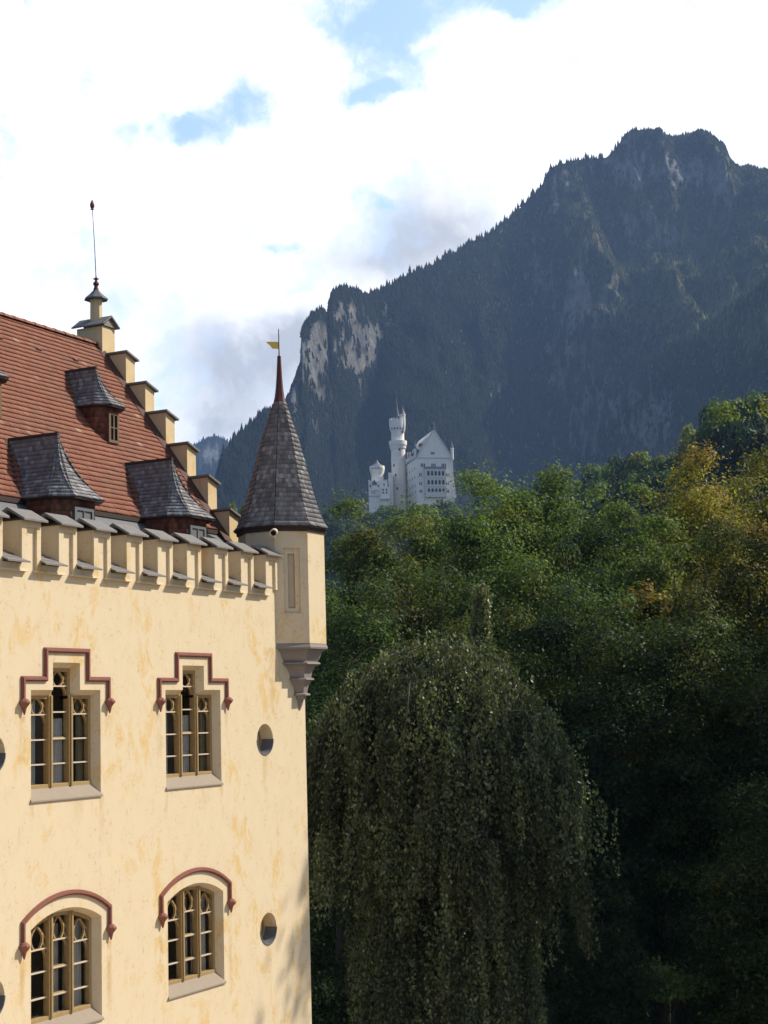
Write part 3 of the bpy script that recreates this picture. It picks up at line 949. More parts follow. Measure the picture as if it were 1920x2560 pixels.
FIN = thing('roof_finial', (29.88, YC, 24.12), 'thin iron lightning rod with a flame tip above the stepped gable', 'lightning rod')
m = MB(); m.lathe(29.88, YC, [(24.12, 0.07), (24.18, 0.05), (24.22, 0.045), (24.26, 0.075), (24.30, 0.065), (24.33, 0.03), (24.37, 0.03), (24.385, 0.07), (24.40, 0.065), (24.41, 0.02), (24.45, 0.018)], 10)
m.build('finial_base', COPPER, FIN)
m = MB(); m.tube([(29.88, YC, 24.4), (29.87, YC + .03, 25.2), (29.86, YC + .085, 26.15)], [0.012, 0.010, 0.009], 6); m.build('rod', IRON, FIN)
m = MB(); m.lathe(29.86, YC + .087, [(26.10, 0.045), (26.13, 0.03), (26.16, 0.05), (26.22, 0.055), (26.28, 0.035), (26.35, 0.004)], 8); m.build('flame_tip', COPPER, FIN)

VC = np.array([28.94, -0.01, 17.86])
SC = thing('security_camera', tuple(VC), 'small cream surveillance camera under the turret eaves', 'camera')
dc = _unit([-0.90, -0.42, -0.20])
m = MB()
p0, p1 = VC + dc * 0.06 + np.array([0, 0, .01]), VC + dc * 0.30
m.tube([p0, p0 + dc * .02, p1 - dc * .02, p1], [0.055, 0.075, 0.08, 0.082], 14); m.build('housing', CREAM, SC, smooth=False)
m = MB(); m.tube([p1 - dc * .002, p1 + dc * .006], [0.058, 0.058], 14); m.build('lens', BLACK, SC)
m = MB(); m.tube([VC + np.array([.05, .03, -.12]), VC + dc * .12 + np.array([0, 0, -.12]), VC + dc * .15 + np.array([0, 0, -.05])], [0.03, 0.028, 0.03], 8); m.build('bracket', CREAM, SC)
# ------------------------------------------------------------------ terrain
def _hash(ix, iy, seed):
    h = (ix * 374761393 + iy * 668265263 + seed * 1442695041) & 0xFFFFFFFF
    h = ((h ^ (h >> 13)) * 1274126177) & 0xFFFFFFFF
    return ((h ^ (h >> 16)) & 0xFFFF) / 65535.0
def vnoise(x, y, seed=0):
    x, y = np.asarray(x, float), np.asarray(y, float)
    ix, iy = np.floor(x).astype(np.int64), np.floor(y).astype(np.int64)
    fx, fy = x - ix, y - iy
    fx, fy = fx * fx * (3 - 2 * fx), fy * fy * (3 - 2 * fy)
    a, b = _hash(ix, iy, seed), _hash(ix + 1, iy, seed)
    c, d = _hash(ix, iy + 1, seed), _hash(ix + 1, iy + 1, seed)
    return (a * (1 - fx) + b * fx) * (1 - fy) + (c * (1 - fx) + d * fx) * fy
def fbm(x, y, seed=0, oct_=5, ridged=False):
    s, a, t = 0, 1.0, 0
    for o in range(oct_):
        n = vnoise(x * 2 ** o, y * 2 ** o, seed + o * 17)
        if ridged: n = 1 - np.abs(2 * n - 1)
        s = s + a * n; t += a; a *= 0.5
    return s / t
sig = lambda x: 1 / (1 + np.exp(-x))

def ground_z(u, w):
    u, w = np.asarray(u, float), np.asarray(w, float)
    z = -1.0 - 14 * sig((w - 150) / 18) * sig((330 - w) / 40)
    z = z + 62 * np.exp(-((w - 440) / 170) ** 2) * sig((u - 38) / 16)
    z = z + 116 * np.exp(-((w - 1010) / 230) ** 2) * np.exp(-((u - 15) / 210) ** 2)
    z = z + 70 * sig((w - 1150) / 120)
    z = z + 5 * (fbm(u / 60, w / 60, 3) - 0.5) * np.clip(w / 200, 0, 1)
    return z

na, nr = 160, 110
ang = np.linspace(0, 2 * np.pi, na, endpoint=False)
rr = np.concatenate([[0.5], np.geomspace(6, 14000, nr - 1)])
A, R = np.meshgrid(ang, rr)
# finer steps in front of the viewer
A = A - 0.75 * np.sin(A)
U, Wd = R * np.sin(A), R * np.cos(A)
Z = ground_z(U, Wd)
V = CAM[None, :] * 1.0 + U.ravel()[:, None] * RH + Wd.ravel()[:, None] * FH
V[:, 2] = Z.ravel()
i = np.arange(nr - 1)[:, None] * na; j = np.arange(na)[None, :]; j2 = (j + 1) % na
Fq = np.stack([i + j, i + j2, i + na + j2, i + na + j], -1).reshape(-1, 4)
GROUND = simple('forest_floor', (0.030, 0.034, 0.016), 1.0, 0.5, 0.4, 0, 0.0)
GROUND.node_tree.nodes['Principled BSDF'].inputs['Specular IOR Level'].default_value = 0.0
g_ = mesh_np('ground', V, Fq, GROUND, smooth=True)
m = MB()
m.box(-12, 29.0, -34, -0.02, -1.6, -0.85)  # unseen gravel court, added to bounce warm sunlight onto the facade
GRAVEL = simple('pale_gravel', (0.56, 0.46, 0.34), 0.95, 0.2, 3.0, 0, 0.3)
tag(m.build('courtyard', GRAVEL), 'unseen pale gravel courtyard added to bounce light onto the palace facade', 'courtyard', kind='structure')
tag(g_, 'dark wooded ground falling away from the palace', 'ground', kind='structure')

# ------------------------------------------------------------------ mountains
def mountain_mat():
    m, g, p, _ = mat_new('mountain_rock_and_grass')
    a = g.n('ShaderNodeAttribute'); a.attribute_name = 'col'
    pos = geo_pos(g)
    n = g.noise(g.mapping(pos, (0.03, 0.03, 0.012)), 1.0, 8, 0.7, 0.5)
    n2 = g.noise(g.mapping(pos, (0.10, 0.10, 0.045)), 1.0, 6, 0.7)
    k = g.math('ADD', g.math('MULTIPLY', n.outputs[0], 0.9), g.math('MULTIPLY', n2.outputs[0], 0.9))
    sc_ = g.n('ShaderNodeVectorMath', operation='SCALE')
    g.put(sc_.inputs[0], a.outputs['Color'])
    g.put(sc_.inputs['Scale'], g.ramp(k, 0.62, 1.15, 0.45, 1.45))
    g.put(p.inputs['Base Color'], sc_.outputs[0])
    p.inputs['Roughness'].default_value = 0.95
    p.inputs['Specular IOR Level'].default_value = 0.1
    bump(g, p, k, 1.0, 14.0)
    return m
MTN = mountain_mat()
FOREST = leaf_mat('forest_needles', 0.5, 0.8, 0.05)

def cone_forest(name, P, H, C, label, width=0.27):
    """many small conifers merged into one mass"""
    n = len(P)
    k = 5
    ang = RNG.uniform(0, 6.28, n)
    verts, faces = [], []
    tiers = [(0.0, 0.62, 1.0), (0.34, 1.0, 0.62)]
    base = 0
    VV = np.zeros((n, len(tiers) * (k + 1), 3)); CC = np.zeros((n, len(tiers) * (k + 1), 3))
    FF = []
    for ti, (z0, z1, r) in enumerate(tiers):
        o = ti * (k + 1)
        for q in range(k):
            a = ang + 2 * np.pi * q / k + ti * 0.6
            rr_ = H * width * r * RNG.uniform(0.75, 1.25, n)
            VV[:, o + q] = P + np.stack([rr_ * np.cos(a), rr_ * np.sin(a), H * z0 + RNG.uniform(-.03, .03, n) * H], -1)
            FF.append([o + q, o + (q + 1) % k, o + k])
        VV[:, o + k] = P + np.stack([0 * H, 0 * H, H * z1], -1)
        CC[:, o:o + k + 1] = C[:, None, :]
    FF = np.array(FF)
    faces = (np.arange(n)[:, None, None] * VV.shape[1] + FF[None]).reshape(-1, 3)
    o = mesh_np(name, VV.reshape(-1, 3), faces, FOREST, colors=CC.reshape(-1, 3))
    return tag(o, label, 'forest', kind='stuff')

def mountain(name, ridge, wr, wf, zf, ncol, nrow, seed, rocks, meadows_and_sun, label, relief=60.0, trees=0, tlabel='', tree_h=(12, 22), cliff=None, grow=1.0):
    xs = np.array([p[0] for p in ridge], float); ysr = np.array([p[1] for p in ridge], float)
    X = np.linspace(xs[0], xs[-1], ncol)
    Y = np.interp(X, xs, ysr)
    Y = Y + (fbm(X / 14.0, X * 0 + 3.3, seed, 4) - 0.5) * 9
    Wr, Wf = wr(X), wf(X)
    top = np.array([at(x, y, w) for x, y, w in zip(X, Y, Wr)])[:, 2]
    T = np.concatenate([np.linspace(0, 1, nrow), [1.02, 1.06, 1.14, 1.3]])
    TT, XX = np.meshgrid(T, X, indexing='ij')
    WW = Wf[None] + (Wr - Wf)[None] * TT
    cl = cliff(X)[None] if cliff is not None else np.zeros_like(XX)
    p0 = np.clip(TT, 0, 1) ** 0.95
    p1 = np.where(TT < 0.80, TT * 0.60 / 0.80, 0.60 + 0.40 * np.clip((TT - 0.80) / 0.14, 0, 1) ** 0.9)
    pr = p0 * (1 - cl) + p1 * cl
    ZZ = zf + (top[None] - zf) * pr
    ZZ = np.where(TT > 1, top[None] - (TT - 1) * (Wr - Wf)[None] * 0.7, ZZ)
    UU = (XX * S - CX) / F_PX * WW
    win = np.sin(np.pi * np.clip(TT, 0, 1)) ** 0.7
    gul = fbm(UU / 130.0, WW / 420.0 + ZZ / 600.0, seed + 5, 5, True) - 0.55
    det = fbm(UU / 40.0, ZZ / 55.0, seed + 9, 4) - 0.5
    rel_k = 1 + 1.5 * np.clip((XX - 1180) / 260, 0, 1) * (relief < 39)
    WW = WW - (gul * relief * 2.6 * rel_k + det * relief * 0.8 * rel_k) * win
    ZZ = ZZ + gul * relief * 0.6 * rel_k * win + det * relief * 0.35 * np.clip(win, 0, .6)
    UU = UU + (fbm(UU / 60.0, ZZ / 60.0, seed + 31, 3) - 0.5) * relief * 0.5 * win
    V = CAM[None] + UU.ravel()[:, None] * RH + WW.ravel()[:, None] * FH
    V[:, 2] = ZZ.ravel()
    n1, n2 = TT.shape
    # what grows where (soil, bare rock, meadow): fixed places; meadow tone also paints sunlight on right slopes
    rel = V - CAM
    cxx = rel @ RH; cz = rel @ FH
    px = (CX + F_PX * cxx / cz) / S
    py = 1539.0 - (V[:, 2] - CAM[2]) / cz * F_PX / S - 0.0275 * (px - 830)
    streak = fbm(px / 9.0, py / 34.0, seed + 40, 5)
    rock = np.zeros(len(V)); mead = np.zeros(len(V))
    for (x, y, rx, ry, a) in rocks: rock = np.maximum(rock, a * np.exp(-((px - x) / rx) ** 2 - ((py - y) / ry) ** 2))
    for (x, y, rx, ry, a) in meadows_and_sun: mead = np.maximum(mead, a * np.exp(-((px - x) / rx) ** 2 - ((py - y) / ry) ** 2))
    rockm = sig((rock + (streak - 0.5) * 1.5 - 0.52) * 14)
    mead_sun_mask = np.clip(mead * (0.4 + 1.2 * fbm(px / 25, py / 25, seed + 60, 4)), 0, 1)
    c = np.array([0.012, 0.017, 0.011])[None] * (1 - mead_sun_mask[:, None]) + np.array([0.150, 0.155, 0.062])[None] * mead_sun_mask[:, None]
    warm = fbm(px / 60, py / 60, seed + 77, 3)[:, None]
    rc = np.array([0.155, 0.160, 0.16])[None] * (1 - warm) + np.array([0.22, 0.205, 0.185])[None] * warm
    c = c * (1 - rockm[:, None]) + rc * rockm[:, None]
    i = np.arange(n1 - 1)[:, None] * n2; j = np.arange(n2 - 1)[None, :]
    Fq = np.stack([i + j, i + j + 1, i + n2 + j + 1, i + n2 + j], -1).reshape(-1, 4)
    o = mesh_np(name, V, Fq, MTN, colors=c, smooth=False)
    tag(o, label, 'mountain', kind='structure')
    if trees:
        G = V.reshape(n1, n2, 3)
        Gr = rockm.reshape(n1, n2); Gm = mead_sun_mask.reshape(n1, n2)
        # area weighted cells
        d1 = np.linalg.norm(G[1:, :-1] - G[:-1, :-1], axis=-1); d2 = np.linalg.norm(G[:-1, 1:] - G[:-1, :-1], axis=-1)
        wgt = (d1 * d2)[:nrow - 1] * ((1 - Gr[:nrow - 1, :-1]) ** 2 + 0.04) * (1 - 0.55 * Gm[:nrow - 1, :-1])
        cdf = np.cumsum(wgt.ravel()); cdf /= cdf[-1]
        idx = np.searchsorted(cdf, RNG.uniform(0, 1, trees))
        a, b = np.unravel_index(idx, wgt.shape)
        fa, fb = RNG.uniform(0, 1, trees)[:, None], RNG.uniform(0, 1, trees)[:, None]
        P = (G[a, b] * (1 - fa) + G[a + 1, b] * fa) * (1 - fb) + (G[a, b + 1] * (1 - fa) + G[a + 1, b + 1] * fa) * fb
        mm = Gm[a, b]
        H = RNG.uniform(tree_h[0], tree_h[1], trees) * grow
        ne = int(min(trees, 40000) * 0.018)                         # the crest stands out tree by tree
        eb = RNG.integers(0, n2, ne); er = RNG.integers(nrow - 3, nrow, ne)
        keep = RNG.uniform(0, 1, ne) > 0.25 + 0.6 * (Gr[nrow - 2, eb]) + 0.9 * (vnoise(eb / 9.0, eb * 0.0, 5) - 0.35)
        Pe = G[er, eb][keep]
        P = np.concatenate([P, Pe]); mm = np.concatenate([mm, mm[:len(Pe)] * 0])
        H = np.concatenate([H, RNG.uniform(tree_h[0] * 0.8, tree_h[1] * 1.8, len(Pe)) * RNG.uniform(0.6, 1.0, len(Pe)) * grow])
        n = len(P)
        tn = RNG.uniform(0, 1, n)[:, None]
        C = np.array([0.015, 0.022, 0.015])[None] * (1 - tn) + np.array([0.026, 0.036, 0.019])[None] * tn
        km = np.clip(mm * 0.75, 0, 0.8)[:, None]  # trees there lightened too, sunlit slope painted into their colour
        C = C * (1 - km) + np.array([0.110, 0.125, 0.055])[None] * km
        dec = (RNG.uniform(0, 1, n) < mm * 0.75)[:, None]
        C = np.where(dec, np.array([0.150, 0.165, 0.055])[None] * (0.6 + 0.8 * tn), C)
        H = np.where(dec[:, 0], H * 0.65, H)
        P = P - np.array([0, 0, 1.0])
        cone_forest(name + '_forest', P, H, C, tlabel)
    return o

RIDGE = [(455, 1075), (470, 1020), (482, 985), (510, 952), (545, 922), (560, 905), (572, 887), (600, 885), (622, 868), (632, 842), (642, 818), (655, 795), (658, 735), (663, 712), (675, 695), (700, 684), (712, 686), (718, 704),
         (722, 676), (729, 652), (745, 640), (760, 636), (800, 641), (815, 641), (830, 630), (880, 602), (940, 577), (990, 552), (1040, 522), (1090, 500), (1130, 467), (1160, 440), (1200, 402), (1220, 365), (1235, 356),
         (1260, 351), (1300, 342), (1350, 340), (1365, 325), (1378, 308), (1400, 287), (1430, 283), (1480, 291), (1500, 298), (1520, 297), (1560, 293), (1590, 305), (1608, 318), (1622, 350), (1640, 368), (1659, 360), (1700, 372), (1800, 400), (1950, 450), (2150, 520), (2350, 600)]
wr_m = lambda x: np.interp(x, [455, 620, 830, 1200, 2350], [1750, 1900, 2250, 2650, 2900])
wf_m = lambda x: np.interp(x, [455, 620, 830, 1200, 1450, 1700, 2350], [1420, 1500, 1680, 2000, 1600, 1250, 1150])
cl_m = lambda x: np.clip(np.exp(-((x - 735) / 95.0) ** 4) + 0.5 * np.exp(-((x - 1480) / 140.0) ** 4), 0, 1)
mountain('mountain', RIDGE, wr_m, wf_m, 88.0, 620, 230, 11,
         [(690, 765, 48, 95, 0.86), (795, 735, 62, 95, 0.74), (760, 660, 50, 34, 0.74), (645, 840, 22, 45, 0.84), (1270, 650, 60, 120, 0.74), (1190, 590, 70, 70, 0.56), (1330, 640, 60, 70, 0.55), (1240, 770, 60, 90, 0.55),
          (1350, 900, 140, 120, 0.60), (1440, 900, 45, 75, 0.66), (1440, 480, 90, 60, 0.66), (1400, 330, 70, 55, 0.74), (1530, 340, 95, 50, 0.74), (1600, 370, 40, 70, 0.76), (1240, 400, 60, 60, 0.5), (1100, 900, 60, 90, 0.3), (1150, 480, 60, 40, 0.4)],
         [(1500, 480, 150, 110, 0.85), (1560, 680, 150, 110, 1.0), (1640, 700, 70, 90, 1.0), (1420, 640, 110, 80, 0.8), (1200, 575, 22, 18, 0.9), (1430, 1000, 110, 80, 0.5), (1640, 480, 90, 110, 0.85), (1300, 480, 110, 90, 0.35), (1330, 760, 90, 80, 0.45), (1400, 420, 160, 110, 0.6), (1560, 580, 160, 140, 0.9), (1250, 470, 120, 90, 0.45), (1470, 540, 330, 330, 0.55)],
         'dark forested alpine mountain with grey cliffs rising behind the white castle', 38.0, 95000, 'dense conifer wood covering the slopes of the mountain', (6, 10.5), cl_m)
mountain('far_hill', [(330, 1010), (380, 980), (420, 962), (435, 952), (450, 945), (466, 941), (480, 947), (500, 960), (540, 990), (600, 1040), (640, 1080)], lambda x: x * 0 + 4300, lambda x: x * 0 + 3200, 150.0, 150, 60, 23,
         [(455, 975, 40, 26, 0.8)], [], 'hazy blue far hill with pale rock left of the mountain', 40.0, 5000, 'thin conifer wood on the hazy far hill', (8, 13), None)

# ------------------------------------------------------------------ trees
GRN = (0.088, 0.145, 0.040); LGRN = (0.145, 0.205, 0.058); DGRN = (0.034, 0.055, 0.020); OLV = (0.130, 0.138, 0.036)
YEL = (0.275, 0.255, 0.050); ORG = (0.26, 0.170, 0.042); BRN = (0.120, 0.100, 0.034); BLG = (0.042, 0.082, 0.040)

def leaves(blobs, n, size, pal, seed, flat=0.75, up=0.45, fill=0.0):
    """leaf sprays spread over many small clumps; returns verts, quads, colours"""
    r = np.random.default_rng(seed)
    B = np.array([b[0] for b in blobs]); R = np.array([b[1] for b in blobs])
    w = R ** 2 / (R ** 2).sum()
    bi = r.choice(len(B), n, p=w)
    loose = r.uniform(size=n) < fill
    d = r.normal(size=(n, 3)); d /= np.linalg.norm(d, axis=1)[:, None]
    d[:, 2] = np.where(d[:, 2] < -0.35, -d[:, 2], d[:, 2])
    k = (0.45 + 0.6 * r.uniform(size=n) ** 0.6)[:, None]
    pos = B[bi] + d * R[bi][:, None] * k * np.array([1, 1, flat]) * np.where(loose, r.uniform(1.0, 2.1, n), 1.0)[:, None]
    nrm_ = d + np.array([0, 0, up]) + r.normal(size=(n, 3)) * 0.55
    nrm_ /= np.linalg.norm(nrm_, axis=1)[:, None]
    t1 = np.cross(nrm_, r.normal(size=(n, 3))); t1 /= np.linalg.norm(t1, axis=1)[:, None]
    t2 = np.cross(nrm_, t1)
    s = (size * r.uniform(0.55, 1.35, n))[:, None]
    q = np.stack([pos + t1 * s, pos + t2 * s * 0.5 + nrm_ * s * 0.08, pos - t1 * s, pos - t2 * s * 0.5 + nrm_ * s * 0.08], 1)
    cols = np.array([p[0] for p in pal]); pw = np.array([p[1] for p in pal], float); pw /= pw.sum()
    bc = cols[r.choice(len(cols), len(B), p=pw)]
    lc = cols[r.choice(len(cols), n, p=pw)]
    c = bc[bi] * 0.6 + lc * 0.4
    c = c * r.uniform(0.65, 1.4, n)[:, None] * (0.8 + 0.4 * r.uniform(size=len(B)))[bi][:, None]
    return q.reshape(-1, 3), np.arange(n * 4).reshape(-1, 4), np.repeat(c, 4, 0)

def crown_blobs(rx, rz, n, seed, br=0.30, lobes=3, zlow=-0.85):
    r = np.random.default_rng(seed)
    out = []
    ph = r.uniform(0, 6.28, 4)
    for i in range(n):
        while True:
            d = r.normal(size=3); d /= np.linalg.norm(d)
            if d[2] > zlow: break
        a = math.atan2(d[1], d[0])
        lob = 1 + 0.16 * math.sin(lobes * a + ph[0] + 2.2 * d[2]) + 0.10 * math.sin(5 * a + ph[1] - 3 * d[2])
        k = r.uniform(0.25, 1.0) ** 0.45 * lob
        rad_ = rx * br * r.uniform(0.65, 1.35)
        p = d * k * np.array([rx - rad_ * 0.5, rx - rad_ * 0.5, rz - rad_ * 0.4])
        out.append((p, rad_))
    return out

def limb(mb, a, b, r0, r1, seed, sag=0.12):
    r = np.random.default_rng(seed)
    a, b = np.array(a, float), np.array(b, float)
    L = np.linalg.norm(b - a)
    pts = []
    for k in range(6):
        t = k / 5
        p = a * (1 - t) + b * t
        p = p + np.array([0, 0, -1]) * L * sag * math.sin(math.pi * t) * 0.8 + r.normal(size=3) * L * 0.025 * (0 < k < 5)
        pts.append(p)
    mb.tube(pts, [r0 + (r1 - r0) * k / 5 for k in range(6)], 6)

def broad_tree(name, base, ztop, zlow, rx, pal, seed, label, nleaf=24000, size=0.17, nb=70, br=0.30, group='trees in the wood below the palace', limbs=14, cat='tree', trunk_r=None, zl=-0.85, bark=None):
    """deciduous tree: tapered trunk with limbs, crown of leaf clumps"""
    base = np.array(base, float)
    rz_ = (ztop - zlow) / 2
    cen = np.array([0, 0, (ztop + zlow) / 2 - base[2]])
    bl = crown_blobs(rx, rz_, nb, seed, br, zlow=zl)
    bl = [(p + cen, r) for p, r in bl]
    t = thing(name, tuple(base), label, cat, group)
    v, f, c = leaves(bl, nleaf, size, pal, seed + 1, 0.85, 0.45, 0.35)
    mesh_np('crown', v, f, LEAF, t, c)
    mb = MB()
    r = np.random.default_rng(seed + 2)
    H = ztop - base[2]
    tr = trunk_r or 0.018 * H
    bend = r.normal(size=2) * 0.02 * H
    axis = lambda k: np.array([bend[0] * math.sin(2.5 * k), bend[1] * math.sin(2.0 * k), H * k]) + base
    mb.tube([axis(k) for k in (-0.03, 0.0, 0.03, 0.2, 0.4, 0.6, 0.78, 0.9)], [tr * 1.5, tr * 1.3, tr * 1.05, tr * 0.9, tr * 0.72, tr * 0.5, tr * 0.28, tr * 0.1], 9)
    for q in r.choice(len(bl), min(limbs, len(bl)), replace=False):
        e = bl[q][0] + base
        k = max(0.12, min(0.82, (e[2] - base[2]) / H - 0.18))
        limb(mb, axis(k), e, tr * 0.42 * (1 - k * 0.6), 0.02, int(seed * 31 + q))
    mb.build('trunk', bark or BARK, t, smooth=True)
    return t

def tree_at(x, ytop, d, *a, zlow=None, **k):
    top = at(x, ytop, d)
    g = uw((x * S - CX) / F_PX * d, d, 0)
    z0 = float(ground_z((x * S - CX) / F_PX * d, d))
    return dict(base=(g[0], g[1], z0 - 0.2), ztop=top[2])

WOODS = [
    # x, ytop, d, rx, crown base above ground, palette, leaves, label
    (1165, 1000, 76, 2.9, 5, [(GRN, 3), (LGRN, 3), (BLG, 1)], 26000, 'tallest fresh green ash tree, its crown peaking right of the white castle'),
    (1082, 1034, 73, 2.9, 5, [(LGRN, 3), (GRN, 3), (OLV, 1)], 26000, 'bright green tree whose crown covers the castle foot'),
    (905, 1082, 80, 2.9, 5, [(GRN, 3), (OLV, 2), (LGRN, 2)], 22000, 'green tree just below the left end of the castle'),
    (760, 1146, 79, 2.7, 5, [(OLV, 4), (BRN, 1), (GRN, 2)], 22000, 'olive brown beech seen right beside the turret spire'),
    (900, 1190, 66, 2.8, 4, [(OLV, 3), (GRN, 3), (BRN, 1)], 22000, 'olive green tree above the dome of the weeping beech'),
    (1110, 1135, 65, 3.0, 4, [(GRN, 4), (LGRN, 2), (OLV, 1)], 24000, 'mid green tree in front of the tallest ash tree'),
    (1285, 1110, 71, 2.5, 4, [(GRN, 3), (LGRN, 2), (BLG, 2)], 22000, 'green tree between the tallest ash tree and the yellow maple'),
    (1375, 1092, 67, 2.0, 5, [(LGRN, 4), (GRN, 2)], 18000, 'light green tree with a pointed top next to the yellow maple'),
    (1510, 1022, 73, 3.3, 5, [(YEL, 6), (OLV, 2), (LGRN, 1), (ORG, 1.5)], 30000, 'golden yellow maple with orange tips beside the dark firs'),
    (1650, 968, 78, 3.5, 5, [(YEL, 4), (OLV, 4), (GRN, 1)], 26000, 'tall maple turning yellow at the right edge of the wood'),
    (1440, 1155, 63, 2.3, 4, [(OLV, 4), (GRN, 3), (YEL, 1)], 20000, 'olive tree in front of the golden yellow maple'),
    (1600, 1170, 62, 3.1, 3, [(OLV, 3), (DGRN, 3), (YEL, 0.5)], 24000, 'dark olive tree under the tall yellowing maple'),
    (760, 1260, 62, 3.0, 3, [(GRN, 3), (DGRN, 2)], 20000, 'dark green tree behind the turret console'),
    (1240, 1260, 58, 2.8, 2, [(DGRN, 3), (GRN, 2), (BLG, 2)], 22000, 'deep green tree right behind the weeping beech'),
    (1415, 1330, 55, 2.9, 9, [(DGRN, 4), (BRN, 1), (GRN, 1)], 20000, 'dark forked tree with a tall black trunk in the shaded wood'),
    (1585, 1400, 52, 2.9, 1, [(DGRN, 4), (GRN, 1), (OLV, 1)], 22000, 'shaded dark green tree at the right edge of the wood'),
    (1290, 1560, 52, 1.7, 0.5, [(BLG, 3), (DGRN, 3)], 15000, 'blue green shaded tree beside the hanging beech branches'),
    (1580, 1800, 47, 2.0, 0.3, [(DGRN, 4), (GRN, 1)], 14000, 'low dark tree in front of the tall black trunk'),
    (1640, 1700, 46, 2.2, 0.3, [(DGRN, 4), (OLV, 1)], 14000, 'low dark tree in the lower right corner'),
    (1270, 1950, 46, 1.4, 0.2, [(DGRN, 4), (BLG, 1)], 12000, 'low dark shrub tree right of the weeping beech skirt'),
    (700, 1480, 56, 2.6, 1, [(DGRN, 3), (GRN, 1)], 14000, 'shaded tree hidden behind the palace corner and the beech'),
    (1000, 1330, 57, 2.7, 1, [(DGRN, 3), (OLV, 1), (GRN, 1)], 18000, 'dark tree rising behind the beech dome centre'),
]
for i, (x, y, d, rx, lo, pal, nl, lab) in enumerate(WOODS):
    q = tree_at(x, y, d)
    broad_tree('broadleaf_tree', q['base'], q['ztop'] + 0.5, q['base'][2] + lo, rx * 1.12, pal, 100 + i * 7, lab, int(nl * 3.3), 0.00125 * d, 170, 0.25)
q = tree_at(1388, 1262, 59)
broad_tree('sapling', q['base'], q['ztop'], q['ztop'] - 1.6, 0.8, [(ORG, 3), (YEL, 2)], 411, 'small orange leaved sapling top glowing in the dark wood', 1600, 0.12, 14, 0.4, 'young trees in the wood', 5, trunk_r=0.06)
q = tree_at(1385, 2075, 47)
broad_tree('bush', q['base'], q['ztop'], q['ztop'] - 1.5, 0.75, [(LGRN, 3), (GRN, 1)], 431, 'bright green bush catching light near the bottom edge', 2600, 0.10, 14, 0.4, 'young trees in the wood', 5, 'bush', trunk_r=0.04)
# a tall tree standing to the right, whose shadow reaches the palace corner
broad_tree('shade_tree', (46.75, -11.5, -1.2), 31.4, 4.0, 3.7, [(GRN, 3), (DGRN, 2)], 700, 'tall dark tree just outside the right edge, shading the beech', 30000, 0.16, 110, 0.24, 'shade trees beyond the right edge')

for X_, Y_, R_, Z_, lab in [(56.7, -10.6, 5.0, 23.0, 'unseen broad shade tree added outside the right edge, standing nearest the palace corner'), (62.0, -9.0, 5.0, 24.0, 'unseen broad shade tree added outside the right edge, in the middle of the shading row'),  # unseen row of trees, added to shade the lower right wood
                            (68.0, -7.0, 5.0, 25.0, 'unseen broad shade tree added outside the right edge, beyond the middle of the row'), (75.0, -4.0, 4.2, 26.0, 'unseen broad shade tree added outside the right edge, farthest in the row')]:
    broad_tree('shade_tree', (X_, Y_, -1.2), Z_, 2.0, R_, [(GRN, 3), (DGRN, 2)], int(X_ * 13), lab, 22000, 0.24, 90, 0.30, 'shade trees beyond the right edge')

# dark firs between the green trees and the maple
def fir(base, ztop, rx, seed, label, n=9000, size=0.16, group='dark firs'):
    base = np.array(base, float)
    r = np.random.default_rng(seed)
    H = ztop - base[2]
    t = thing('fir_tree', tuple(base), label, 'tree', group)
    bl = []
    mb = MB()
    mb.tube([base, base + [0, 0, H * .5], base + [0, 0, H * .98]], [0.02 * H, 0.012 * H, 0.01], 8)
    nt = 26
    for i in range(nt):
        k = 0.25 + 0.74 * i / nt
        R = rx * (1 - k) / 0.75 + 0.15
        for j in range(6):
            a = r.uniform(0, 6.28)
            L = R * r.uniform(0.6, 1.15)
            e = np.array([math.cos(a) * L, math.sin(a) * L, H * k - 0.12 * L])
            for s in (0.35, 0.65, 0.95):
                bl.append((np.array([0, 0, H * k]) * (1 - s) + e * s, 0.30 * L * (1.1 - 0.6 * s) + 0.12))
            if j < 3: mb.tube([base + [0, 0, H * k], base + e], [0.03, 0.01], 4)
    v, f, c = leaves(bl, n, size, [(DGRN, 4), ((0.014, 0.028, 0.014), 3), (OLV, 0.4)], seed, 0.28, 0.2)
    mesh_np('crown', v, f, LEAF, t, c)
    mb.build('trunk', BARK, t)
    return t
for i, (x, y, d, rx, lab) in enumerate([(1312, 1040, 92, 2.4, 'dark fir with ragged branches between the ash and the maple'), (1405, 1052, 88, 2.6, 'dark spreading fir partly behind the golden maple'), (1455, 1035, 96, 2.4, 'dark fir deepest behind the golden maple')]):
    q = tree_at(x, y, d)
    fir(q['base'], q['ztop'], rx, 900 + i, lab)

# distant trees on the slopes: a few crowns shared by many trees
def far_crown(seed, pal, n=5200):
    bl = crown_blobs(0.42, 0.5, 46, seed, 0.30)
    bl = [(p + np.array([0, 0, 0.58]), r) for p, r in bl]
    return leaves(bl, n, 0.030, pal, seed + 3)
PALS = [[(GRN, 3), (BLG, 3), (LGRN, 1)], [(OLV, 3), (LGRN, 2), (GRN, 2)], [(YEL, 1.2), (OLV, 3), (LGRN, 2)], [(DGRN, 3), (BLG, 3)]]
protos = []
for i, pal in enumerate(PALS):
    e = thing('distant_tree', (0, 0, 0), '', '')
    v, f, c = far_crown(300 + i * 11, pal)
    mesh_np('crown', v, f, LEAF, e, c)
    mb = MB(); mb.tube([(0, 0, -0.05), (0, 0, 0.3), (0.01, 0, 0.8)], [0.03, 0.022, 0.006], 6); mb.build('trunk', BARK, e)
    protos.append(e)
used = [False] * 4
HILL = []
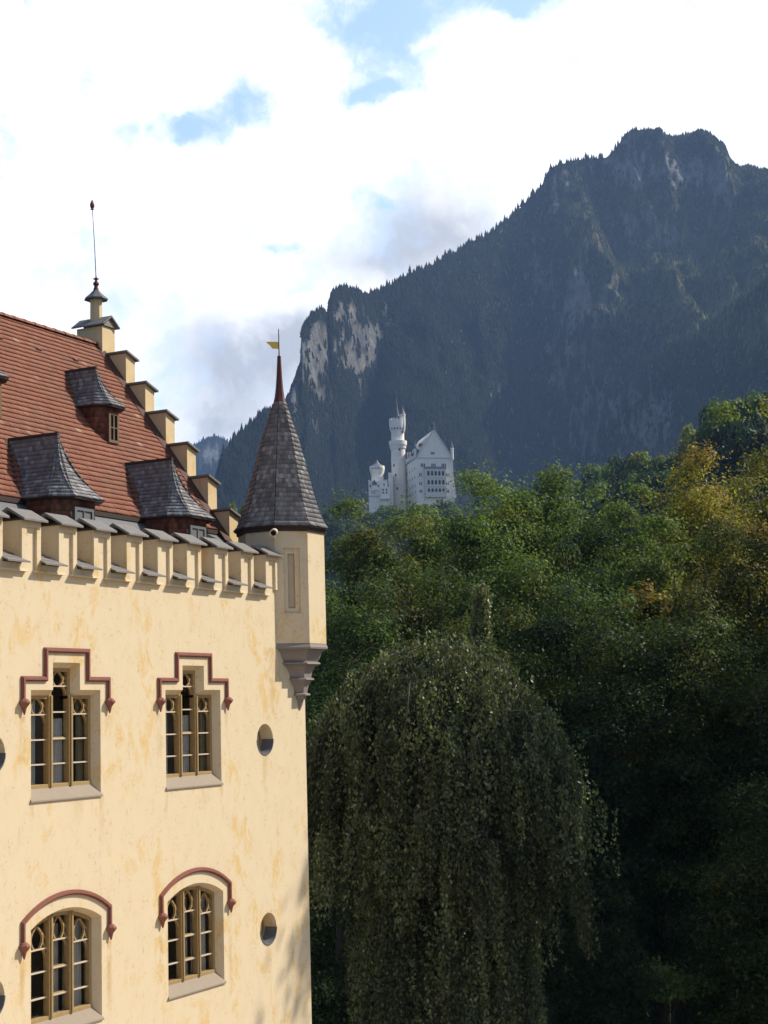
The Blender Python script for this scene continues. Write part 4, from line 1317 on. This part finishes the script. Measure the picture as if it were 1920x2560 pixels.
def hill_tree(x, ytop, d, kind, width, label, group):
    u = (x * S - CX) / F_PX * d
    zt = at(x, ytop, d)[2]
    z0 = float(ground_z(u, d)) - 1
    H = max(7.0, min(34.0, zt - z0))
    b = uw(u, d, zt - H * 1.06)
    o = protos[kind] if not used[kind] else copy_tree(protos[kind])
    used[kind] = True
    o.location = tuple(b)
    sxy = width / 0.84
    o.scale = (sxy, sxy, H)
    o.rotation_euler = (0, 0, random.uniform(0, 6.28))
    tag(o, label, 'tree', group)
ga, gb, gc = 'trees on the wooded slope right of the castle', 'trees on the castle hill', 'trees on the dark knoll at the right edge'
for (x, y, d, k, w) in [(1258, 1040, 520, 0, 13), (1282, 1005, 500, 0, 14), (1310, 990, 510, 1, 15), (1335, 1003, 480, 0, 15), (1362, 985, 470, 3, 15), (1388, 972, 465, 2, 16), (1420, 975, 460, 1, 15), (1448, 988, 450, 0, 15), (1478, 965, 450, 1, 15),
                        (1300, 1040, 450, 0, 14), (1345, 1035, 430, 3, 14), (1390, 1020, 425, 0, 14), (1430, 1022, 420, 3, 14), (1470, 1015, 410, 0, 14), (1500, 985, 430, 3, 14), (1512, 912, 430, 2, 12), (1535, 935, 420, 0, 13), (1275, 1060, 470, 3, 12), (1240, 1075, 500, 0, 12), (1545, 965, 410, 3, 14)]:
    hill_tree(x, y, d, k, w, ('bluish green tree on the wooded slope right of the castle', 'lighter green tree on the wooded slope right of the castle', 'yellowing tree on the wooded slope right of the castle', 'dark tree on the wooded slope right of the castle')[k], ga)
for (x, y, d, k, w) in [(1556, 880, 370, 3, 14), (1580, 862, 360, 0, 15), (1608, 852, 355, 1, 15), (1640, 850, 350, 0, 16), (1668, 856, 350, 3, 16), (1570, 915, 345, 3, 15), (1605, 905, 340, 3, 16), (1640, 900, 335, 3, 16), (1550, 950, 350, 3, 13), (1590, 955, 335, 3, 15), (1630, 945, 330, 3, 15), (1665, 920, 330, 3, 15), (1700, 870, 345, 0, 16)]:
    hill_tree(x, y, d, k, w, ('mid green tree topping the dark knoll at the right edge', 'sunlit green tree topping the dark knoll at the right edge', '', 'very dark tree on the knoll at the right edge')[k], gc)
for (x, y, d, k, w) in [(700, 1105, 900, 3, 24), (722, 1098, 920, 0, 26), (745, 1104, 900, 3, 24), (768, 1110, 880, 0, 22), (790, 1112, 880, 3, 20), (805, 1098, 905, 1, 18), (822, 1100, 900, 0, 20), (835, 1090, 920, 0, 20), (858, 1094, 900, 0, 20), (880, 1092, 900, 1, 20), (905, 1088, 890, 0, 20), (935, 1082, 890, 1, 20), (965, 1078, 890, 0, 22), (710, 1125, 800, 3, 22), (740, 1130, 800, 0, 20), (775, 1132, 790, 0, 20), (808, 1125, 800, 3, 20), (680, 1118, 880, 3, 24),
                        (512, 1078, 420, 2, 7), (640, 1100, 860, 3, 24), (655, 1112, 850, 0, 22)]:
    hill_tree(x, y, d, k, w, ('green tree on the castle hill', 'lighter green tree on the castle hill', 'yellow green treetop showing behind the lowest gable step', 'dark tree on the castle hill')[k], gb if k != 2 else 'treetops behind the gable')

# ------------------------------------------------------------------ weeping beech
def weeping_beech():
    d = 43.0
    top = at(905, 1392, d)
    g = uw((925 * S - CX) / F_PX * d, d, -1.0)
    base = np.array([g[0], g[1], -1.2])
    t = thing('weeping_beech', tuple(base), 'weeping beech with a broad dome of long hanging branches beside the palace corner', 'tree')
    r = np.random.default_rng(55)
    ztop = top[2]
    mb = MB()
    mb.tube([base, base + [0, 0, 6], base + [0.2, 0.1, 11], [base[0] + .1, base[1], ztop - 0.6]], [0.55, 0.42, 0.3, 0.15], 10)
    mb.build('trunk', BARK, t, smooth=True)
    tw = MB()
    L = []          # leaf positions with direction
    Lc = []
    def strand(p, length, out, seedcol, leafy=1.0, k0=0.0, sp=0.05):
        """one hanging branchlet: leaves along a falling line"""
        n = int(length / 0.032 * leafy)
        tt = np.sort(r.uniform(k0, 1, n))
        drift = out * (0.35 * (1 - np.exp(-2.2 * tt)))[:, None] * min(1.0, length / 4)
        sway = np.stack([np.sin(tt * 5 + seedcol * 9) * 0.05, np.cos(tt * 4 + seedcol * 5) * 0.05, 0 * tt], -1) * length * 0.35
        pos = p + drift + sway + np.stack([0 * tt, 0 * tt, -length * tt], -1)
        spread = sp * (1 + 0.6 * np.sin(tt * 3.14))
        pos = pos + r.normal(size=(n, 3)) * spread[:, None]
        L.append(pos)
        base_c = np.array([0.090, 0.108, 0.050]) * (0.5 + 1.0 * seedcol)
        c = np.repeat(base_c[None], n, 0) * r.uniform(0.6, 1.5, n)[:, None]
        c = np.where((r.uniform(size=n) < 0.10)[:, None], c * 2.0, c)  # glints painted in: a few random leaves made brighter
        if seedcol > 0.93: c = c * np.array([1.35, 0.95, 0.8])
        Lc.append(c)
    R = 4.0
    # boughs: arch out from the crown and droop; branchlets hang from them like curtains
    drop = lambda q: 0.22 * q * q
    nb = 132
    for b in range(nb):
        a = b * 2.39996 + r.uniform(-0.15, 0.15)
        tier = b % 4
        reach = R * (r.uniform(0.80, 1.06), r.uniform(0.50, 0.85), r.uniform(0.80, 1.04), r.uniform(0.45, 0.72))[tier] * (1 + 0.07 * math.sin(3 * a + 1) + 0.05 * math.sin(7 * a))
        o = np.array([math.cos(a), math.sin(a), 0])
        lift = ztop - (0.0, 0.0, r.uniform(0.6, 2.4), r.uniform(3.0, 6.5))[tier] - r.uniform(0, 0.7)
        if o @ RH < -0.3: lift += 0.25
        c0 = np.array([base[0] + 0.1, base[1], 0])
        pts = []
        for k in range(9):
            s = k / 8
            z = lift - drop(reach * s) * (1.0 if tier < 2 else 0.75) - 0.9 * (1 - s) ** 3 + 0.10 * math.sin(s * 9 + b)
            pts.append(c0 + o * reach * s + np.array([-o[1], o[0], 0]) * 0.25 * math.sin(s * 4 + b) + np.array([0, 0, z]))
        if b % 3 == 0:
            tw.tube([p_ - np.array([0, 0, 0.12]) for p_ in pts], [0.045 - 0.0045 * k for k in range(9)], 5)
        P = np.array(pts)
        wid = 0.14 + 0.075 * reach
        tint = r.uniform(0, 0.92) ** 1.3 if r.uniform() > 0.03 else 0.96
        Lb = r.uniform(0.6, 1.25) * (1.0, 1.25, 0.8, 1.0)[tier]
        for q in range(int(4 + reach * 2.2)):           # each rope: a handful of branchlets hanging together
            s = r.uniform(0.08 if tier < 2 else 0.45, 1.0) ** 0.7
            i0 = min(7, int(s * 8)); f_ = s * 8 - i0
            p = P[i0] * (1 - f_) + P[i0 + 1] * f_
            lat = np.array([-o[1], o[0], 0]) * r.normal() * wid * 1.1
            rho = reach * s / R
            ln = Lb * (5.2 - 2.4 * rho ** 1.5) * r.uniform(0.6, 1.05)
            out = o * r.uniform(0.3, 1.4)
            tn = float(np.clip(tint + r.normal() * 0.22, 0, 0.92)) if tint < 0.95 else 0.96
            for w_i in range(6):
                strand(p + lat + r.normal(size=3) * np.array([0.075, 0.075, 0.08]), ln * r.uniform(0.5, 1.0), out, tn, 1.0, 0.0, 0.045)
    # stray boughs reaching out of the dome, thinly clothed
    for b in range(22):
        a = b * 2.39996 + 0.7
        o = np.array([math.cos(a), math.sin(a), 0])
        reach = R * r.uniform(0.75, 1.16)
        lift = ztop + r.uniform(0.05, 0.45) - (r.uniform(0.5, 2.5) if b % 2 else 0)
        c0 = np.array([base[0] + 0.1, base[1], 0])
        P = np.array([c0 + o * reach * k / 8 + np.array([-o[1], o[0], 0]) * 0.35 * math.sin(k * 0.5 + b) + np.array([0, 0, lift - drop(reach * k / 8) * 0.85 + 0.12 * math.sin(k * 1.3 + b)]) for k in range(9)])
        tw.tube([p_ - np.array([0, 0, 0.25]) for p_ in P[2:]], [0.028 - 0.0035 * k for k in range(7)], 5)
        tint = r.uniform(0.3, 0.92)
        for q in range(26):
            s = r.uniform(0.2, 1.0)
            i0 = min(7, int(s * 8)); f_ = s * 8 - i0
            p = P[i0] * (1 - f_) + P[i0 + 1] * f_
            strand(p + r.normal(size=3) * np.array([0.16, 0.16, 0.05]), r.uniform(0.5, 2.0), o * r.uniform(0.2, 1.2), tint, 1.0, 0.0, 0.05)
    # domed top: short sprays covering the crown
    for q in range(650):
        a, s = r.uniform(0, 6.283), math.sqrt(r.uniform(0, 1))
        o = np.array([math.cos(a), math.sin(a), 0])
        p = np.array([base[0] + .1, base[1], ztop + 0.05 - drop(s * R * 0.86) + 0.24 * math.sin(a * 5 + s * 4) + 0.14 * math.sin(a * 11 - s * 6)]) + o * s * R * 0.86
        strand(p, r.uniform(0.5, 1.6), o * 1.2, r.uniform(0.2, 0.9), 1.1)
    # leading shoot standing above the dome, draped with leaves
    lead = at(1040, 1255, d + 0.6); foot = at(1015, 1450, d + 0.6)
    foot[2] -= 1.2
    tw.tube([foot, foot * 0.5 + lead * 0.5 + RH * -0.05, lead], [0.09, 0.06, 0.02], 6)
    for q in range(260):
        s = r.uniform(0, 1)
        p = foot * (1 - s) + lead * s
        a = r.uniform(0, 6.283); o = np.array([math.cos(a), math.sin(a), 0])
        strand(p + o * (0.30 - 0.2 * s) + RH * 0.15 * (1 - s), r.uniform(0.4, 1.2) * (1.25 - 0.6 * s), o * (1.0 - 0.5 * s) + RH * 0.3, r.uniform(0.75, 0.92), 1.3)
    # the long low skirt below
    for q in range(150):
        a = r.uniform(0, 6.283)
        o = np.array([math.cos(a), math.sin(a), 0])
        p = np.array([base[0], base[1], r.uniform(4.5, 9.0)]) + o * R * r.uniform(0.25, 0.62)
        strand(p, r.uniform(2.0, 4.5), o * 0.4, r.uniform(0, 0.95) if r.uniform() > .06 else .97, 0.9)
    # a few bare pale twigs lying over the leaves
    for (x0, y0, x1, y1, x2, y2, dd) in [(1060, 1535, 1150, 1535, 1205, 1590, 39.4), (885, 1475, 880, 1540, 870, 1600, 39.3), (1000, 1560, 1025, 1600, 1030, 1660, 39.0), (905, 1640, 912, 1660, 922, 1700, 39.0), (760, 1430, 800, 1398, 850, 1408, 40.0), (850, 1480, 845, 1500, 842, 1530, 39.2), (985, 1850, 990, 1870, 992, 1900, 39.2)]:
        tw.tube([at(x0, y0, dd), at(x1, y1, dd - 0.2), at(x2, y2, dd)], [0.018, 0.014, 0.008], 5)
    tw.build('branches', simple('pale_bark', (0.085, 0.074, 0.062), 0.85, 0.3, 9.0), t, smooth=True)
    pos = np.concatenate(L); col = np.concatenate(Lc); n = len(pos)
    nn = r.normal(size=(n, 3)); nn[:, 2] *= 0.45; nn /= np.linalg.norm(nn, axis=1)[:, None]
    dn = np.array([0, 0, -1.0]) + r.normal(size=(n, 3)) * 0.5
    t1 = dn - nn * (dn * nn).sum(1)[:, None]; t1 /= np.linalg.norm(t1, axis=1)[:, None]
    t2 = np.cross(nn, t1)
    s = (0.050 * r.uniform(0.6, 1.4, n))[:, None]
    q = np.stack([pos - t1 * s, pos + t2 * s * 0.58, pos + t1 * s, pos - t2 * s * 0.58], 1) - base
    mesh_np('crown', q.reshape(-1, 3), np.arange(n * 4).reshape(-1, 4), GLOSSLEAF, t, np.repeat(col, 4, 0))
    print('beech leaves', n)
weeping_beech()
# ------------------------------------------------------------------ white castle
LIME = simple('white_limestone', (0.92, 0.85, 0.75), 0.85, 0.10, 0.35, 0, 0.1)
LIME2 = simple('pale_limestone', (0.72, 0.66, 0.60), 0.85, 0.12, 0.5, 0, 0.1)
CROOF = simple('castle_slate', (0.11, 0.12, 0.135), 0.6, 0.2, 0.5)
CGREY = simple('light_lead_roof', (0.20, 0.20, 0.21), 0.5, 0.15, 0.5)
CDARK = simple('window_dark', (0.03, 0.03, 0.035), 0.4, 0.2, 1.0)
DC = 1000.0
K_ = 320 / 1659.0
MPX = K_ / F_PX * DC                                    # metres per measured unit at the castle
def CU(u): return (880 + u * K_ - CX) / F_PX * DC       # lateral
def CZ(v): return at((880 + 1000 * K_) / S, (920 + v * K_) / S, DC)[2]
PSI = rad(12.0)
LXV = RH * math.cos(PSI) + FH * math.sin(PSI)
LYV = FH * math.cos(PSI) - RH * math.sin(PSI)
O0 = uw(CU(1097), DC, 0)
def LP(x, y, z): return O0 + LXV * x + LYV * y + np.array([0, 0, z])
zb = CZ(1850) - 12
CAS = thing('castle', tuple(uw(CU(900), DC + 10, zb)), 'white fairytale hilltop castle with tall round tower and gabled hall', 'castle')

def lbox(m, x0, x1, y0, y1, z0, z1):
    m.hexa([LP(x0, y0, z0), LP(x1, y0, z0), LP(x1, y1, z0), LP(x0, y1, z0), LP(x0, y0, z1), LP(x1, y0, z1), LP(x1, y1, z1), LP(x0, y1, z1)])

HW = 485 * MPX / 2 / math.cos(PSI)
ze, za = CZ(1165), CZ(800)
m = MB()
prof = [(-HW, zb), (HW, zb), (HW, ze), (0, za), (-HW, ze)]
m.rings([[LP(x, 0, z) for x, z in prof], [LP(x, 42, z) for x, z in prof]], True, True)
hall = m.build('palace_hall', LIME, CAS)
def win_arch(parent, x, zc, w, h, y=0.0, side=False, name='window'):
    m = MB()
    pts = [(-w / 2, -h / 2), (w / 2, -h / 2), (w / 2, h / 2 - w / 2)] + [(w / 2 * math.cos(a), h / 2 - w / 2 + w / 2 * math.sin(a)) for a in np.linspace(0, math.pi, 6)[1:-1]] + [(-w / 2, h / 2 - w / 2)]
    if not side: f = lambda p, dd: LP(x + p[0], y + dd, zc + p[1])
    else: f = lambda p, dd: LP(-HW + dd, x + p[0], zc + p[1])
    m.rings([[f(p, -0.10) for p in pts], [f(p, 0.25) for p in pts]], True, True)
    m.build(name, CDARK, parent)
lx = lambda u: (u - 1097) * MPX / math.cos(PSI)
for u in (940, 1080, 1215):
    for k in (-1, 0, 1): win_arch(hall, lx(u + k * 21), CZ(1262), 0.62, 2.3)
for u in (903, 1258):
    for v in (1385, 1500, 1600):
        for k in (-1, 1): win_arch(hall, lx(u + k * 10), CZ(v), 0.55, 1.9)
for k in (-1, 0, 1): win_arch(hall, lx(1075 + k * 17), CZ(1105), 0.55, 1.6)
for y in (5, 12, 19, 27, 34):
    for v in (1290, 1400, 1510, 1600): win_arch(hall, y, CZ(v), 0.9, 2.0, side=True)
# loggia in front of the hall: two arcades
x0, x1 = lx(955), lx(1232)
m = MB()
zl0, zl1 = CZ(1680), CZ(1310)
lbox(m, x0, x1, -2.0, -0.02, zl0, zl1)
log_ = m.build('loggia', LIME2, CAS)
for v in (1372, 1488, 1590):
    for k in range(5):
        win_arch(log_, lx(1000 + k * 48), CZ(v), 1.45, 2.9 if v < 1550 else 2.2, y=-2.0, name='arch_opening')
m = MB(); lbox(m, x0 - .3, x1 + .3, -2.4, -0.02, zl1 + 0.02, zl1 + 0.6)
m.hexa([LP(x0 - .3, -2.4, zl1 + .6), LP(x1 + .3, -2.4, zl1 + .6), LP(x1 + .3, -.02, zl1 + .6), LP(x0 - .3, -.02, zl1 + .6), LP(x0 + .5, -1.0, zl1 + 1.3), LP(x1 - .5, -1.0, zl1 + 1.3), LP(x1 - .5, -.02, zl1 + 1.6), LP(x0 + .5, -.02, zl1 + 1.6)])
m.build('loggia_roof', CGREY, log_)
for v in (1430, 1545):
    m = MB(); lbox(m, x0 - .2, x1 + .2, -2.3, -1.98, CZ(v), CZ(v) + 0.45); m.build('string_course', LIME2, log_)
m = MB()
lbox(m, -HW - .25, HW + .25, -.35, -.02, ze - 0.3, ze + 0.3)
lbox(m, -HW - .2, HW + .2, -.3, -.02, CZ(1410), CZ(1410) + 0.3)
for s_ in (-1, 1):
    m.hexa([LP(s_ * HW, -.35, ze), LP(s_ * HW, .5, ze), LP(s_ * (HW - .9), .5, ze), LP(s_ * (HW - .9), -.35, ze), LP(s_ * .35, -.35, za + .5), LP(s_ * .35, .5, za + .5), LP(-s_ * .3, .5, za + .1), LP(-s_ * .3, -.35, za + .1)])
m.build('cornice', LIME2, hall)
m = MB()
for s_ in (-1, 1):
    m.hexa([LP(s_ * (HW + .5), .6, ze - .2), LP(s_ * (HW + .5), 42, ze - .2), LP(s_ * HW, 42, ze - .4), LP(s_ * HW, .6, ze - .4), LP(0.05 * s_, .6, za - .2), LP(.05 * s_, 42, za - .2), LP(0, 42, za - .6), LP(0, .6, za - .6)])
hroof = m.build('hall_roof', CGREY, CAS)
for (y, k) in ((8, 0.25), (14, .25), (20, .25), (11, .5), (24, .45)):
    m = MB()
    x = -(HW) * (1 - k) - 0.2; z = ze + (za - ze) * k
    m.hexa([LP(x - 1.2, y - .8, z - .4), LP(x - 1.2, y + .8, z - .4), LP(x + .6, y + .8, z + .2), LP(x + .6, y - .8, z + .2), LP(x - 1.2, y - .1, z + 2.0), LP(x - 1.2, y + .1, z + 2.0), LP(x + 1.4, y + .1, z + 2.0), LP(x + 1.4, y - .1, z + 2.0)])
    m.build('roof_dormer', CROOF, hroof)
# statue on the gable
m = MB()
P0 = LP(0, .2, 0)
m.lathe(P0[0], P0[1], [(za - .3, .9), (za + .8, .7), (za + 1.0, .9), (za + 1.4, .5), (za + 2.6, .55), (za + 3.4, .75), (za + 4.2, .5), (za + 4.5, .25), (za + 4.9, .33), (za + 5.3, .1)], 8)
m.tube([P0 + [0, 0, za + 3.8], P0 + LXV * -.9 + [0, 0, za + 3.2], P0 + LXV * -1.0 + [0, 0, za + 4.4]], [.2, .16, .1], 6)
m.tube([P0 + LXV * .9 + [0, 0, za + 1.2], P0 + LXV * .85 + [0, 0, za + 6.0]], [.08, .06], 5)
m.build('gable_statue', simple('green_bronze', (0.12, 0.16, 0.14), 0.6), CAS)

def round_part(name, u, dy, prof, mat, parent=CAS, n=20, roof=None):
    """round tower from a profile of (measured height, measured half width)"""
    p = uw(CU(u) * (DC + dy) / DC, DC + dy, 0)
    m = MB(); m.lathe(p[0], p[1], [(CZ(v), r * MPX) for v, r in prof], n)
    o = m.build(name, mat, parent)
    return o, p
# corner bartizans
for u in (845, 1330):
    o, p = round_part('bartizan', u, 1.5, [(1215, 4), (1195, 14), (1180, 18), (1060, 18), (1055, 21), (1040, 21)], LIME, hall, 12)
    round_part('bartizan_roof', u, 1.5, [(1042, 20), (1000, 12), (935, 2), (920, 1)], CGREY, o, 12)
# great stair tower
o, p = round_part('great_tower', 622, 26, [(1990, 99), (1960, 98), (1440, 97), (1436, 101), (1424, 101), (1420, 96), (1105, 96), (1102, 100), (1090, 100), (1086, 96), (965, 95), (950, 106), (920, 110), (905, 119), (870, 121), (850, 121), (850, 108), (846, 88), (740, 87), (720, 92), (690, 104), (650, 108), (575, 110), (574, 96), (610, 94)], LIME, CAS, 28)
round_part('tower_roof', 615, 26, [(600, 96), (585, 84), (560, 55), (500, 36), (400, 18), (300, 8), (215, 4), (205, 8), (195, 6), (185, 1)], CROOF, o)
q, _ = round_part('stair_turret', 697, 24, [(735, 20), (660, 32), (640, 34), (520, 33), (515, 37), (500, 37)], LIME, o, 14)
round_part('turret_roof', 697, 24, [(505, 36), (460, 18), (400, 3), (380, 1)], CGREY, q, 14)
for k in range(14):                                     # battlements of the great tower
    a = 2 * math.pi * k / 14
    m = MB(); rr_ = 104 * MPX
    c = np.array([p[0] + rr_ * math.cos(a), p[1] + rr_ * math.sin(a), 0]); e1 = np.array([-math.sin(a), math.cos(a), 0]); e2 = np.array([math.cos(a), math.sin(a), 0])
    za_, zb_ = CZ(578), CZ(553)
    m.hexa([c + e1 * sx * .7 + e2 * sy * .3 + np.array([0, 0, z]) for z in (za_, zb_) for sx, sy in ((-1, -1), (1, -1), (1, 1), (-1, 1))])
    m.build('battlement', LIME, o)
def tower_win(parent, u, v, du, dv, dy, centre, hw, name='window'):
    """small dark window let into a round wall, facing the valley"""
    off = (u - centre) / hw
    p = uw(CU(centre) * (DC + dy) / DC, DC + dy, 0)
    a = math.asin(max(-.95, min(.95, off)))
    nrm2 = RH * math.sin(a) - FH * math.cos(a)
    tan = RH * math.cos(a) + FH * math.sin(a)
    c = p + nrm2 * hw * MPX
    m = MB()
    m.hexa([c + tan * sx * du / 2 * MPX + nrm2 * sy + np.array([0, 0, z]) for z in (CZ(v + dv / 2), CZ(v - dv / 2)) for sx, sy in ((-1, -.3), (1, -.3), (1, .12), (-1, .12))])
    m.build(name, CDARK, parent)
for u, v in ((640, 970), (580, 1310), (595, 1490), (650, 1595), (690, 740), (560, 1180)): tower_win(o, u, v, 20, 34, 26, 622, 96)
for k in range(5): tower_win(o, 545 + k * 38, 690, 14, 22, 26, 622, 106)
# chapel wing between tower and hall
m = MB()
P1 = uw(CU(505), DC + 16, 0)
def wbox(m, u0, u1, d0, d1, v0, v1):
    a = [uw(CU(u0), DC + d0, 0), uw(CU(u1), DC + d0, 0), uw(CU(u1), DC + d1, 0), uw(CU(u0), DC + d1, 0)]
    m.hexa([q_ + np.array([0, 0, CZ(v)]) for v in (v0, v1) for q_ in a])
wbox(m, 485, 545, 10, 40, 2000, 1312)
m.build('tower_wing', LIME, CAS)
m = MB()
wbox(m, 690, 860, 30, 60, 1900, 1160)
wing = m.build('rear_wing', LIME, CAS)
m = MB()
a = [uw(CU(u), DC + d, 0) for u, d in ((685, 28), (865, 28), (865, 62), (685, 62))]
b = [uw(CU(u), DC + d, 0) for u, d in ((720, 44), (840, 44), (840, 46), (720, 46))]
m.hexa([q_ + np.array([0, 0, CZ(1155)]) for q_ in a] + [q_ + np.array([0, 0, CZ(1030)]) for q_ in b])
m.build('wing_roof', CROOF, wing)
for u in (760, 790):
    m = MB(); wbox(m, u - 8, u + 8, 36, 39, 1100, 965); m.build('chimney', LIME2, wing)
# left round tower and gatehouse blocks
o2, _ = round_part('left_tower', 340, 14, [(1480, 82), (1330, 80), (1320, 84), (1290, 92), (1262, 100), (1212, 100), (1212, 90), (1235, 88)], LIME, CAS, 22)
round_part('left_tower_roof', 340, 14, [(1225, 92), (1200, 70), (1180, 34), (1150, 14), (1128, 3), (1118, 1)], CGREY, o2, 22)
for k in range(7): tower_win(o2, 275 + k * 22, 1250, 9, 18, 14, 340, 99)
m = MB(); wbox(m, 220, 470, 4, 26, 2000, 1432)
blk = m.build('left_block', LIME, CAS)
for u0, u1 in ((220, 238), (255, 272), (395, 412), (425, 440), (452, 470)):
    m = MB(); wbox(m, u0, u1, 3.9, 6, 1434, 1418); m.build('battlement', LIME, blk)
m = MB(); wbox(m, 374, 498, -3, 4, 2000, 1535); gh = m.build('gatehouse', LIME, CAS)
m = MB(); wbox(m, 368, 504, -4.5, -3, 1700, 1682); m.build('balcony', LIME2, gh)
m = MB(); wbox(m, 230, 374, -1, 4, 2000, 1645); low = m.build('lower_bastion', LIME, CAS)
m = MB(); wbox(m, 226, 378, -1.6, 4, 1645, 1632); m.build('bastion_cornice', LIME2, low)
m = MB()
a = [uw(CU(u), DC + d, CZ(1490)) for u, d in ((262, 1), (335, 1), (335, 4), (262, 4))]
m.hexa(a + [uw(CU(u), DC + d, CZ(1420)) for u, d in ((296, 2), (300, 2), (300, 4), (296, 4))])
m.build('oriel_roof', CROOF, blk)
m = MB(); wbox(m, 265, 332, 1.5, 4, 1560, 1490); m.build('oriel', LIME, blk)
def flat_win(parent, u, v, du, dv, d):
    m = MB(); wbox(m, u - du / 2, u + du / 2, d - .12, d + .2, v + dv / 2, v - dv / 2); m.build('window', CDARK, parent)
for u, v in ((425, 1485), (355, 1500), (245, 1500)): flat_win(blk, u, v, 16, 26, 4)
for u, v in ((455, 1570), (455, 1608), (410, 1570), (410, 1608)): flat_win(gh, u, v, 18, 22, -3)
for u, v in ((265, 1600), (300, 1610)): flat_win(low, u, v, 12, 20, -1)
# right buttress
m = MB()
m.hexa([LP(HW - 1.2, -1.4, CZ(1680)), LP(HW + 1.2, -1.4, CZ(1680)), LP(HW + 1.2, 4, CZ(1680)), LP(HW - 1.2, 4, CZ(1680)), LP(HW - .8, -.05, CZ(1415)), LP(HW + .05, -.05, CZ(1415)), LP(HW + .05, 3, CZ(1415)), LP(HW - .8, 3, CZ(1415))])
m.build('buttress', LIME, hall)

# ------------------------------------------------------------------ haze
hm = bpy.data.materials.new('valley_haze')
hm.use_nodes = True
hm.node_tree.nodes.clear()
g = NT(hm.node_tree)
pv_ = g.n('ShaderNodeVolumePrincipled')
pv_.inputs['Color'].default_value = (0.36, 0.57, 1.0, 1)
pv_.inputs['Density'].default_value = 0.000098
pv_.inputs['Anisotropy'].default_value = 0.0
ho = g.n('ShaderNodeOutputMaterial')
hm.node_tree.links.new(pv_.outputs[0], ho.inputs['Volume'])
m = MB()
a = [uw(u, w, 0) for u, w in ((-15500, -15500), (15500, -15500), (15500, 15500), (-15500, 15500))]
m.hexa([q_ + np.array([0, 0, z]) for z in (-45, 1150) for q_ in a])
hz = m.build('haze', hm)
tag(hz, 'thin blue haze hanging in the valley air', 'haze', kind='stuff')
